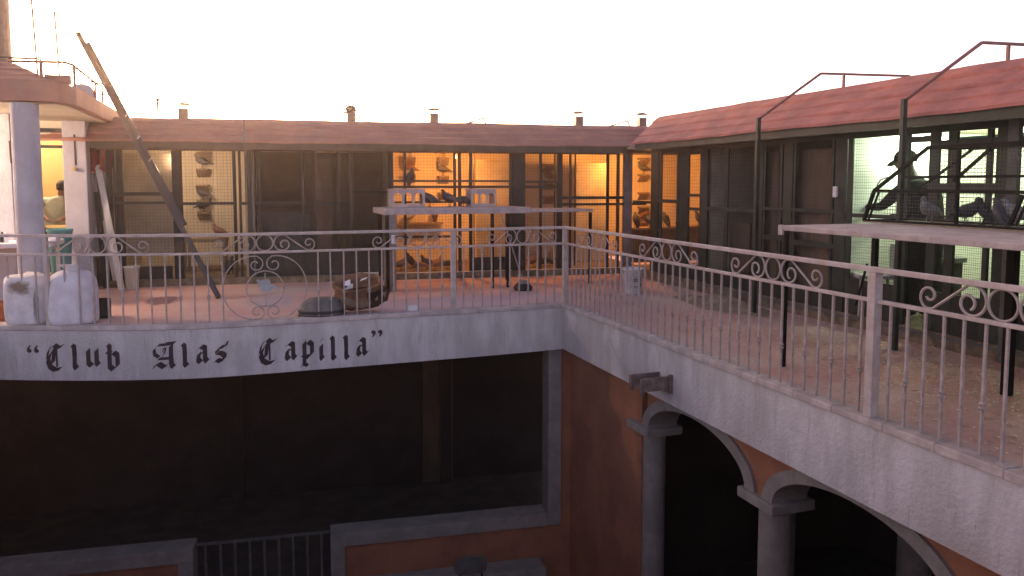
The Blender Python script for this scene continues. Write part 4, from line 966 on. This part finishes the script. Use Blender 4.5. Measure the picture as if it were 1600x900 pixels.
# kitchen room
kp(MB().box((-5.4, 14.5, 0), (-1.9, 14.6, 2.447)), 'kitchen_wall', 'yellow_wall')
kp(MB().box((-2.115, 13.3, 0), (-2.03, 14.5, 2.447)), 'kitchen_wall', 'yellow_wall')
kp(MB().box((-5.4, 12.6, 0), (-2.95, 12.75, 2.447)), 'kitchen_wall', 'cream_wall')
kp(MB().box((-2.95, 12.62, 2.06), (-2.42, 12.70, 2.10)), 'door_lintel', 'dark_timber'); kp(MB().box((-2.95, 12.62, 2.28), (-2.42, 12.70, 2.34)), 'door_lintel', 'dark_timber')
kp(MB().box((-2.95, 12.64, 2.343), (-2.42, 12.68, 2.447)), 'transom', 'cream_wall'); kp(MB().box((-2.95, 12.645, 2.21), (-2.42, 12.675, 2.278)), 'transom', 'cream_wall')
q0 = aty(62, 300, 12.8); kp(MB().box((q0.x-.10, 12.78, .0), (q0.x-.04, 12.83, 2.05)), 'door_stile', 'cream_wall'); kp(MB().box((q0.x-.037, 12.78, .0), (q0.x-.005, 12.82, 2.05)), 'door_stile', 'dark_timber')
lamp('cream bulb under the kitchen ceiling behind the left pillars', (-3.1, 13.7, 2.34), 'bulb_cream', (.95, .90, .72), 10)
lamp('bulb under the pavilion ceiling above the white table', (-4.0, 11.0, 2.36), 'bulb_cream', (.95, .92, .80), 42)
# roof rail
rf = thing('roof_railing', 'rust red pipe railing along the edge of the pavilion roof', 'railing', (KX-.03, 10.3, 2.68))
pr = [(-.62,-.12,.25),(-.06,-.08,.27),(0,.0,.255),(0,2.0,.22)]
MB().tube(pr[:1]+pr[1:], .016, 8).build('top_rail', 'red_steel', rf, smooth=True)
for (x, y, z0, z1, r) in ((-.30,-.10,0,.255,.018),(.015,.0,-.2,.25,.016),(.015,1.35,-.2,.22,.014),(0,2.0,0,.22,.014)): MB().beam((x,y,z0),(x,y,z1),r*1.8,r*1.8,(0,1,0)).build('post', 'red_steel', rf)
MB().tube([(0,1.1,.20),(.45,1.5,.16),(.80,1.9,.05)], .012, 6).build('lower_rail', 'red_steel', rf)
MB().tube([(-.10,1.9,.13),(.75,1.9,.06)], .012, 6).build('lower_rail', 'red_steel', rf); MB().beam((.72,1.9,-.1),(.72,1.9,.08),.03,.03,(0,1,0)).build('post', 'red_steel', rf)
MB().box((-.29,-.02,.02),(-.02,.02,.13)).build('kick_plate', 'red_steel', rf)
# tank, masts, pipe, pale tank
q = aty(15, 40, 11.6)
wt = thing('water_tower', 'dark brown cylindrical tank standing on the pavilion roof at the left edge', 'tank', (q.x-.42, 11.6, 3.06))
MB().lathe([(.40,.0),(.42,.03),(.42,1.4),(.38,1.5),(.1,1.6)], 32).build('tank_body', 'metal_pipe', wt, smooth=False)
pp_ = aty(20, 85, 11.2); MB().tube([(.30,-.4,.05),(pp_.x+.30-wt.location.x,-.4,.05),(pp_.x+.30-wt.location.x,-.4,-.28)], .016, 8).build('outlet_pipe', 'metal_pipe', wt, smooth=True)
a0, a1, b0, b1 = aty(60,112,11.8), aty(48,-14,11.8), aty(94,116,11.8), aty(85,18,11.8)
wm = thing('wire_mast', 'two thin masts joined by a wire above the pavilion roof', 'mast', (a0.x, 11.8, 2.70))
W_ = wm.location
MB().tube([Vector((a0.x,11.8,2.70))-W_, a1-W_], .013, 6).build('mast', 'metal_pipe', wm); MB().tube([Vector((b0.x,11.8,2.70))-W_, b1-W_], .013, 6).build('mast', 'metal_pipe', wm)
mid = aty(73, 15, 11.8); MB().tube([a1-W_, mid-W_, b1-W_], .009, 5).build('wire', 'metal_pipe', wm)
q = aty(131, 142, 12.6)
tag(MB().lathe([(.02,0),(.17,.0),(.185,.10),(.17,.19),(.11,.27),(.02,.30)], 20).build('roof_tank', 'lilac_render', smooth=True, loc=(q.x-.02, 12.6, 2.685)), 'pale rounded tank on the pavilion roof behind the railing', 'tank')

# ------------------------------------------------------------------ loose things on the terrace
B = Vector((-0.35, 11.0, 0.02)); T_ = aty(122, 52, 12.4)
ln_ = thing('steel_channels', 'pair of long dark steel channels leaning across the terrace onto the pavilion roof', 'steel channels', B)
d = T_-B; sidev = Vector((d.z, 0, -d.x)).normalized()
MB().beam((0,0,0), d, .065, .08, (0,1,0)).build('channel', 'pole_steel', ln_, bevel=.004)
MB().beam(Vector((0,-.02,0))+sidev*.058+d*.26, sidev*.058+d*.955, .05, .05, (0,1,0)).build('channel', 'pole_steel', ln_, bevel=.004)
for t in (.50, .585, .67): MB().beam(sidev*.035+d*t+Vector((0,-.03,0)), sidev*.085+d*(t+.006)+Vector((0,-.03,0)), .02, .02, (0,1,0)).build('clip', 'white_plank', ln_)

def lean(name, label, cat, p0, p1, wd, th, mt):
    p0, p1 = Vector(p0), Vector(p1)
    return tag(MB().beam((0,0,0), p1-p0, wd, th, (0,1,0)).build(name, mt, bevel=.003, loc=p0), label, cat)
lean('plank', 'longer white plank leaning beside the lilac pillar', 'plank', atz(190, 453), aty(153, 258, 12.80), .085, .025, 'white_plank')
lean('plank', 'shorter white plank leaning left of the longer one', 'plank', atz(181, 449), aty(163, 345, 12.72), .05, .02, 'white_plank')
lean('batten', 'dark batten leaning behind the white planks', 'batten', atz(165, 450), aty(150, 300, 12.82), .06, .03, 'dark_timber')
# hanging cloths in the alcove
def drape(name, label, u0, u1, v0, v1, y, mt, fold=.035):
    a = aty(u0, v1, y); b = aty(u1, v0, y); m = MB(); N = 26; K = 12; vs_ = []
    for j in range(K+1):
        for i in range(N+1):
            s = i/N; t = j/K; x = a.x+(b.x-a.x)*(s+.10*t*(1-t)); z = b.z+(a.z-b.z)*t
            vs_.append((x, y+fold*math.sin(s*15+t*2.2)+.02*math.sin(s*31+1), z - .03*math.sin(s*9)*t))
    m.add(vs_, [(j*(N+1)+i, j*(N+1)+i+1, (j+1)*(N+1)+i+1, (j+1)*(N+1)+i) for j in range(K) for i in range(N)])
    o = m.build(name, mt, smooth=True); sm = o.modifiers.new('solid', 'SOLIDIFY'); sm.thickness = .008
    return tag(o, label, 'cloth')
drape('hanging_cloth', 'grey cloth hanging behind the leaning white planks', 143, 176, 262, 402, 12.88, 'grey_cloth')
drape('hanging_cloth', 'red cloth hung at the top of the dark alcove', 138, 173, 222, 268, 12.80, 'red_cloth')

def bucket(name, label, loc, r0, r1, h, mt, printed=False, handle=True):
    t = thing(name, label, 'bucket', loc)
    MB().lathe([(r0*.9,.0),(r0,.006),(r1-.004,h-.02),(r1+.008,h-.018),(r1+.008,h),(r1-.006,h),(r0-.006,.012)], 28).build('pail', mt, t, smooth=True)
    if handle: MB().tube([(r1*math.cos(a)*1.05, -.01-r1*.25*math.sin(a), h-.03-.10*math.sin(a)) for a in [math.pi*k/12 for k in range(13)]], .004, 5).build('handle', 'wire', t)
    if printed:
        m = MB()
        for (a0, a1, z0, z1) in ((-2.2,-1.1,.205,.215),(-2.2,-1.5,.19,.197),(-2.1,-1.2,.177,.184),(-1.25,-.95,.13,.15),(-2.2,-1.95,.10,.125),(-1.9,-1.75,.10,.118),(-1.65,-1.5,.10,.122),(-1.4,-1.25,.10,.12),(-1.15,-1.0,.10,.122),(-2.2,-1.0,.235,.24)):
            n = 8
            for k in range(n):
                b0, b1 = a0+(a1-a0)*k/n, a0+(a1-a0)*(k+1)/n
                def P(a, z): rr = r0+(r1-r0)*z/h+.002; return (rr*math.cos(a), rr*math.sin(a), z)
                m.add([P(b0,z0),P(b1,z0),P(b1,z1),P(b0,z1)], [(0,1,2,3)])
        m.build('print', 'bucket_print', t)
    return t
bucket('bucket', 'white paint bucket with printed label standing behind the right railing', atz(988, 458), .128, .158, .36, 'white_plastic', True)
bucket('bucket', 'small dirty white bucket beside the leaning planks', atz(207, 452), .085, .11, .34, 'white_plank', False, False)
bn = thing('bin', 'tall teal plastic bin in front of the kitchen doorway', 'bin', (aty(96, 420, 12.2).x, 12.2, 0))
MB().lathe([(.115,.30),(.12,.31),(.155,.88),(.165,.885),(.165,.92),(.15,.92),(.145,.86),(.11,.33)], 28).build('bin_body', 'teal_plastic', bn, smooth=True)
MB().box((-.2,-.18,.25),(.2,.18,.299)).build('stand_top', 'wood_board', bn)
for sx in (-.17,.17):
    for sy in (-.15,.15): MB().box((sx-.02,sy-.02,0),(sx+.02,sy+.02,.249)).build('stand_leg', 'wood_board', bn)
q = aty(80, 378, 10.9)
wtb = thing('table', 'white topped table beside the round pillar under the pavilion', 'table', (q.x-1.0, 10.9, 0))
MB().box((-.7,-.02,.76),(1.0,.75,.82)).build('table_top', 'white_plastic', wtb, bevel=.008)
for (x, y) in ((-.6,.05),(.93,.05),(-.6,.68),(.93,.68)): MB().box((x-.022,y-.022,0),(x+.022,y+.022,.759)).build('leg', 'white_plank', wtb)
tag(MB().box((-.30,-.12,0),(.12,.15,.05)).build('tray', 'white_plastic', bevel=.01, loc=(q.x-.10, 11.2, .821)), 'white tray on the table beside the round pillar', 'tray')
for i, u in enumerate((3, 9)):
    qq = aty(u, 365, 11.1); tag(MB().lathe([(.022,0),(.028,.005),(.028,.075),(.013,.10),(.013,.13)], 12).build('bottle', ('dark_rubber', 'white_plastic')[i], smooth=True, loc=(qq.x, 11.1, .821)), ('dark bottle on the white table at the left edge', 'white bottle on the white table next to the dark one')[i], 'bottle')

def sack(label, loc, w_, h, mt, seed, open_top):
    rnd = random.Random(seed); ph = [rnd.uniform(0, 6.28) for _ in range(6)]
    def jit(a, z): return 1 + .035*math.sin(3*a+ph[0]+z*6) + .025*math.sin(7*a+ph[1]-z*9) + .012*math.sin(17*a+ph[2]+z*25)
    pf = [(.55,0),(.92,.015),(1.0,.08),(1.02,.25),(1.0,.5),(.97,.72),(.88,.88),(.70,.95),(.45,1.0),(.30,1.0)] if not open_top else [(.6,0),(.95,.015),(1.0,.08),(1.0,.4),(1.0,.75),(.98,.90),(.90,.97),(.78,1.0),(.55,.985),(.2,.975)]
    t = thing('sack', label, 'sack', loc)
    m = MB().lathe([(r*w_/2, z*h) for r, z in pf], 40, (0,0,0), 1, .8, 2.6, jit); m.build('sack_body', mt, t, smooth=True, subd=1)
    m = MB()
    if not open_top: m.lathe([(.30*w_/2,h*.985),(.24*w_/2,h*1.02),(.34*w_/2,h*1.07),(.42*w_/2,h*1.10)], 18, (.02,0,0), 1.3, .6, 2.0, lambda a, z: 1+.25*math.sin(5*a)); m.build('gathered_top', mt, t, smooth=True)
    else: m.add([(-.1,-.05,h*.985),(.06,-.08,h*.99),(.12,.02,h*1.03),(-.02,.08,h*1.045)], [(0,1,2,3)]); m.build('flap', mt, t)
sack('white woven sack with a faded brown print behind the left railing', (-2.27, 9.72, 0), .46, .55, 'sack_print', 3, True)
sack('plain tall white sack behind the railing, right of the printed one', (-1.81, 9.56, 0), .50, .60, 'sack_white', 9, False)
cr = thing('crate', 'small black plastic crate on the floor right of the white sacks', 'crate', (-1.58, 9.90, 0))
MB().box((-.10,-.08,0),(.08,.08,.01)).build('crate_base', 'black_plastic', cr)
for a, b in (((-.10,-.08,.012),(.08,-.068,.22)),((-.10,.068,.012),(.08,.08,.22)),((-.10,-.066,.012),(-.088,.066,.22)),((.068,-.066,.012),(.08,.066,.22))): MB().box(a, b).build('crate_side', 'black_plastic', cr, bevel=.002)
tag(MB().lathe([(.10,0),(.14,.16),(.155,.165),(.155,.20),(.13,.2),(.11,.03)], 24).build('flower_pot', 'terracotta', smooth=False, loc=(-2.62, 10.15, 0)), 'terracotta pot behind the printed sack at the left edge', 'pot')
# upturned tub, torn brown sack, block, dustpan
tb = thing('tub', 'upturned grey plastic tub behind the railing right of the medallion', 'tub', (.84, 9.20, 0))
MB().lathe([(.245,0),(.25,.015),(.24,.03),(.235,.05),(.245,.055),(.245,.07),(.232,.085),(.222,.13),(.195,.18),(.15,.207),(.06,.215),(.003,.217)], 32, (0,0,0), 1.05, .85).build('tub_body', 'grey_plastic', tb, smooth=True)
MB().lathe([(.256,.048),(.262,.055),(.262,.072),(.250,.078)], 32, (0,0,0), 1.05, .85).build('rim', 'dark_rubber', tb, smooth=True)
MB().lathe([(.258,-.0),(.268,.008),(.266,.022),(.25,.026)], 32, (0,0,.001), 1.05, .85).build('rim', 'dark_rubber', tb, smooth=True)
bs = thing('brown_sack', 'slumped open brown sack with rubbish in it beside the grey tub', 'sack', (1.33, 9.36, 0.0))
bs.rotation_euler = (R(20), R(-7), R(-12)); bs.location.z = .075
rnd = random.Random(5)
def jt(a, z): return 1 + .07*math.sin(2*a+1+z*8) + .045*math.sin(5*a+z*16) + .03*math.sin(11*a-z*22) + .02*math.sin(23*a+z*40)
MB().lathe([(.10,0),(.19,.015),(.245,.08),(.262,.17),(.25,.25),(.262,.30),(.268,.325),(.24,.318),(.225,.27),(.215,.20),(.15,.14),(.02,.12)], 44, (0,0,0), 1.12, .82, 2.0, jt).build('sack_body', 'brown_sack', bs, smooth=True)
MB().lathe([(.205,.16),(.12,.20),(.01,.19)], 24, (0,0,0), 1.0, .75, 2.0, jt).build('contents', 'sack_inside', bs, smooth=True)
m = MB()
for k in range(4):
    a, x, y = rnd.uniform(0, 6), rnd.uniform(-.14,.14), rnd.uniform(-.02,.12); z = .22+rnd.uniform(0,.08); q = rnd.uniform(.03,.07)
    m.add([(x+q*math.cos(a),y+q*math.sin(a),z),(x-q*math.sin(a),y+q*math.cos(a),z+.03),(x-q*math.cos(a),y-q*math.sin(a),z+.012),(x+q*math.sin(a),y-q*math.cos(a),z-.01)], [(0,1,2),(0,2,3)])
m.build('paper_scraps', 'white_plastic', bs)
m = MB(); N = 14; vs_ = []
for i in range(N+1):
    a = R(-150+ i*9); 
    for z, rr in ((.10,.268),(.20,.272+.012*math.sin(i))): vs_.append((rr*1.14*math.cos(a)*jt(a,z), rr*.84*math.sin(a)*jt(a,z), z+.03*math.sin(i*.7)))
m.add(vs_, [(2*i,2*i+2,2*i+3,2*i+1) for i in range(N)]); m.build('torn_flap', 'wood_board', bs, smooth=True)
m = MB(); vs_ = []
for i in range(9):
    a = R(-72+i*8)
    for z in (.05, .15, .26): vs_.append((.275*1.13*math.cos(a)*jt(a,z), .275*.83*math.sin(a)*jt(a,z), z))
m.add(vs_, [(3*i+k,3*i+3+k,3*i+4+k,3*i+1+k) for i in range(8) for k in range(2)]); m.build('dark_patch', 'sack_inside', bs, smooth=True)
tag(MB().box((-.062,-.04,0),(.062,.04,.075)).build('block', 'white_plastic', bevel=.008, loc=(1.90, 9.12, 0)), 'small white block on the floor behind the railing', 'block')
dp = thing('dustpan', 'dark dustpan with a long thin handle on the terrace below the far platform', 'dustpan', (3.82, 10.42, 0))
MB().prism([(-.12,.0),(.10,.0),(.11,.06),(.06,.105),(-.08,.105),(-.13,.05)], 'y', -.08, .10).build('pan', 'dark_rubber', dp, bevel=.01)
MB().prism([(-.09,.106),(.08,.106),(.03,.15),(-.02,.155)], 'y', -.05, .07).build('hood', 'stone_trim', dp)
MB().tube([(-.02,.0,.15),(-.26,.25,1.10)], .009, 6).build('handle', 'stone_trim', dp)
q = fl(577, 431, -.12); tag(MB().box((-.17,-.03,0),(.17,.03,.05)).build('batten', 'white_plank', loc=fw(q.x, -.12, .09)), 'short white batten at the foot of the unlit far screens', 'batten').rotation_euler.z = FA
tag(MB().box((-.17,.03,0),(.17,.10,.088)).build('brick_step', 'dark_plaster', loc=fw(q.x, -.17, 0)), 'low dark block under the short white batten', 'block').rotation_euler.z = FA
lean('stick', 'thin black stick leaning on the pale green room sill', 'stick', atx(1337, 478, 6.0), atx(1355, 412, 6.12), .02, .02, 'black_steel')
lean('stick', 'short dark stick stuck in the sand heap by the right loft', 'stick', atx(1155, 484, 6.0), atx(1160, 470, 6.05), .025, .02, 'black_steel')
# sand and husks
m = MB(); N = 30; vs_ = []
for j in range(13):
    for i in range(N):
        a = 2*math.pi*i/N; r = j/12
        h = .085*(1-r*r)**1.5*(1+.5*math.sin(3*a+j)) if r < 1 else -.003
        vs_.append((5.78+.42*r*math.cos(a)*(1+.12*math.sin(4*a)), 8.35+.95*r*math.sin(a)*(1+.15*math.sin(3*a+1)), h-.002))
m.add(vs_, [(j*N+i, j*N+(i+1) % N, (j+1)*N+(i+1) % N, (j+1)*N+i) for j in range(12) for i in range(N)])
o = m.build('sand_heap', 'husk_ground', smooth=True); tag(o, 'low heap of pale sand along the foot of the right loft', 'sand heap')
m = MB(); rnd = random.Random(11)
for k in range(12000):
    x = rnd.uniform(4.0, 6.15); y = rnd.betavariate(1.2, 1.8)*6.5+2.4
    if rnd.random() > (x-3.9)/2.0 + .12*(y < 5): continue
    s = rnd.uniform(.005, .017)*(1.9 if rnd.random() < .10 else 1); a = rnd.uniform(0, 6.28); c_, s_ = math.cos(a)*s, math.sin(a)*s
    z = rnd.uniform(.002, .010)
    m.add([(x+c_,y+s_,z),(x-s_*.5,y+c_*.5,z+rnd.uniform(0,.006)),(x-c_,y-s_,z),(x+s_*.5,y-c_*.5,z+rnd.uniform(0,.004))], [(0,1,2,3)])
o = m.build('husk_litter', 'straw', kind='stuff'); o['label'] = 'pale seed husks and straw scattered over the right terrace'; o['category'] = 'litter'

# wooden spout on the right fascia
sp_ = thing('drain_spout', 'weathered wooden drain trough sticking out of the right fascia', 'drain spout', (RX, 6.45, -.45))
MB().box((-.30,-.12,.03),(-.003,-.10,.16)).build('side_board', 'old_wood', sp_, bevel=.003); MB().box((-.30,.10,.03),(-.003,.12,.15)).build('side_board', 'old_wood', sp_, bevel=.003)
MB().box((-.29,-.098,.03),(-.003,.098,.05)).build('bottom_board', 'old_wood', sp_)
MB().box((-.325,-.13,.0),(-.302,-.085,.15)).build('end_cleat', 'old_wood', sp_); MB().box((-.325,.085,.0),(-.302,.13,.145)).build('end_cleat', 'old_wood', sp_)
MB().box((-.04,-.15,.0),(-.002,-.122,.18)).build('wall_cleat', 'old_wood', sp_)
# lower courtyard: bench, chair, gate bars
bq = thing('wall_bench', 'grey ledge bench along the orange wall at the bottom of the courtyard', 'bench', lw(.42, -.30, GZ))
def lq(s0, s1, t0, t1, z0, z1): m = lbox(MB(), s0, s1, t0, t1, z0, z1); m.v = [tuple(Vector(v)-bq.location) for v in m.v]; return m
lq(.42, 2.9, -.34, -.01, GZ+.38, GZ+.50).build('bench_seat', 'stone_trim', bq, bevel=.008); lq(.55, .75, -.28, -.02, GZ, GZ+.378).build('bench_leg', 'stone_trim', bq); lq(2.5, 2.7, -.28, -.02, GZ, GZ+.378).build('bench_leg', 'stone_trim', bq)
ch_ = thing('chair', 'dark metal chair with a rounded back in front of the courtyard wall', 'chair', (2.52, 8.75, GZ), R(-6))
MB().prism([(-.19,.70),(-.20,.76),(-.19,.86),(-.15,.89),(0,.90),(.15,.89),(.19,.86),(.20,.76),(.19,.70),(.14,.67),(-.14,.67)], 'y', -.015, .015).build('backrest', 'grey_plastic', ch_, bevel=.008)
MB().box((-.21,.02,.43),(.21,.42,.46)).build('seat', 'grey_plastic', ch_, bevel=.01)
for sx in (-1,1): MB().tube([(sx*.13,0,.70),(sx*.15,.02,.43),(sx*.18,-.03,.0)], .012, 6).build('leg', 'black_steel', ch_); MB().tube([(sx*.18,.40,.43),(sx*.19,.43,0)], .012, 6).build('leg', 'black_steel', ch_)
gt = thing('gate', 'dim vertical bar gate in the gap between the low courtyard walls', 'gate', lw(3.9, .14, GZ))
def gbar(s0, s1, z0, z1, nm): m = lbox(MB(), s0, s1, .13, .15, z0, z1); m.v = [tuple(Vector(v)-gt.location) for v in m.v]; m.build(nm, 'green_grey', gt)
for k in range(9): gbar(s_door0+.10+k*.172, s_door0+.13+k*.172, GZ+.05, -2.86, 'bar')
gbar(s_door0+.01, s_door1-.01, -2.858, -2.82, 'top_rail'); gbar(s_door0+.01, s_door1-.01, GZ+.02, GZ+.048, 'bottom_rail')

# chair in the pale room and the person in the kitchen
pc = thing('chair', 'pale plastic chair in the pale green lit room', 'chair', (6.62, 6.42, .14), R(-120))
MB().prism([(-.17,.44),(-.19,.70),(-.15,.76),(.15,.76),(.19,.70),(.17,.44)], 'y', -.015, .015).build('backrest', 'grey_cloth', pc, bevel=.01)
MB().box((-.20,-.42,.40),(.20,.02,.44)).build('seat', 'grey_cloth', pc, bevel=.012)
for sx in (-.17,.17):
    for y in (-.38,-.02): MB().tube([(sx,y,.40),(sx*1.15,y*1.05,0)], .016, 6).build('leg', 'grey_cloth', pc)
kq = aty(90, 320, 13.3)
kt = thing('counter', 'dark counter with a yellow board just inside the kitchen doorway', 'counter', (kq.x, 13.1, 0))
MB().box((-.45,-.2,0),(.28,.2,.88)).build('counter_body', 'brown_panel', kt); MB().box((-.16,-.24,.90),(.25,.16,.93)).build('board', 'yellow_wall', kt); MB().box((-.47,-.22,.882),(.29,.22,.898)).build('counter_top', 'dark_timber', kt)
pn = thing('person', 'person in a pale shirt with dark hair bending over in the kitchen doorway', 'person', (kq.x-.08, 13.62, 0))
V = [(0,0,.88,.14,.11)]; E_ = []
sp = vadd(V,E_,0,(-.02,-.02,1.05),.145,.11); ch = vadd(V,E_,sp,(.02,-.10,1.22),.155,.11); nk = vadd(V,E_,ch,(.10,-.16,1.34),.055); hb = vadd(V,E_,nk,(.145,-.20,1.40),.065,.07); hh = vadd(V,E_,hb,(.15,-.21,1.50),.075,.085); vadd(V,E_,hh,(.13,-.19,1.555),.05,.06)
vadd(V,E_,hb,(.19,-.27,1.415),.016)
for sx in (-1, 1):
    a = vadd(V,E_,ch,(sx*.16,-.06-.02*sx,1.30),.065); e = vadd(V,E_,a,(sx*.24,-.16,1.10),.048); wv = vadd(V,E_,e,(sx*.12+.05,-.36,1.02),.032); hand(V,E_,wv,(sx*.12+.05,-.38,1.02),(-sx*.5,-1,-.1),(1,0,0))
    h = vadd(V,E_,0,(sx*.09,.0,.80),.10,.105); kn = vadd(V,E_,h,(sx*.10,-.02,.46),.066); an = vadd(V,E_,kn,(sx*.11,.03,.08),.046); vadd(V,E_,an,(sx*.12,-.12,.03),.034)
def pickp(c):
    if c.z > 1.365: return 1
    if c.y < -.33 and c.z < 1.2: return 1
    return 2 if c.z < .90 else 0
grow('body', V, E_, pn, ('pale_shirt', 'skin', 'dark_shirt'), pickp)
MB().lathe([(.088,-.06),(.096,-.02),(.094,.03),(.07,.075),(.03,.095),(.003,.098)], 18, (.14,-.19,1.51), 1, 1.12).build('hair', 'black_hair', pn, smooth=True)
tag(MB().box((-.10,-.06,0),(.10,.06,.10)).build('towel', 'white_plastic', bevel=.02, loc=(kq.x-.28, 13.05, 1.0)), 'folded white towel on the kitchen counter edge', 'towel')
tag(MB().box((-.10,-.06,0),(.10,.06,.10)).build('container', 'pale_shirt', bevel=.01, loc=(kq.x-.28, 13.05, .899)), 'pale container under the folded white towel', 'container')

# ------------------------------------------------------------------ added haze volume imitating lens veil: thin and even round the whole place
hz = MB().box((-62, -62, GZ-1.3), (62, 62, 4.9)).build('haze', 'wire', kind='stuff')
hm = bpy.data.materials.new('glare_haze'); hm.use_nodes = True; hn = hm.node_tree; hn.nodes.clear()
ho = hn.nodes.new('ShaderNodeOutputMaterial'); hv = hn.nodes.new('ShaderNodeVolumePrincipled')
hv.inputs['Color'].default_value = (0.95, 0.88, 0.84, 1); hv.inputs['Density'].default_value = 0.0027; hv.inputs['Anisotropy'].default_value = 0.86
hn.links.new(hv.outputs[0], ho.inputs['Volume'])
hz.data.materials.clear(); hz.data.materials.append(hm)
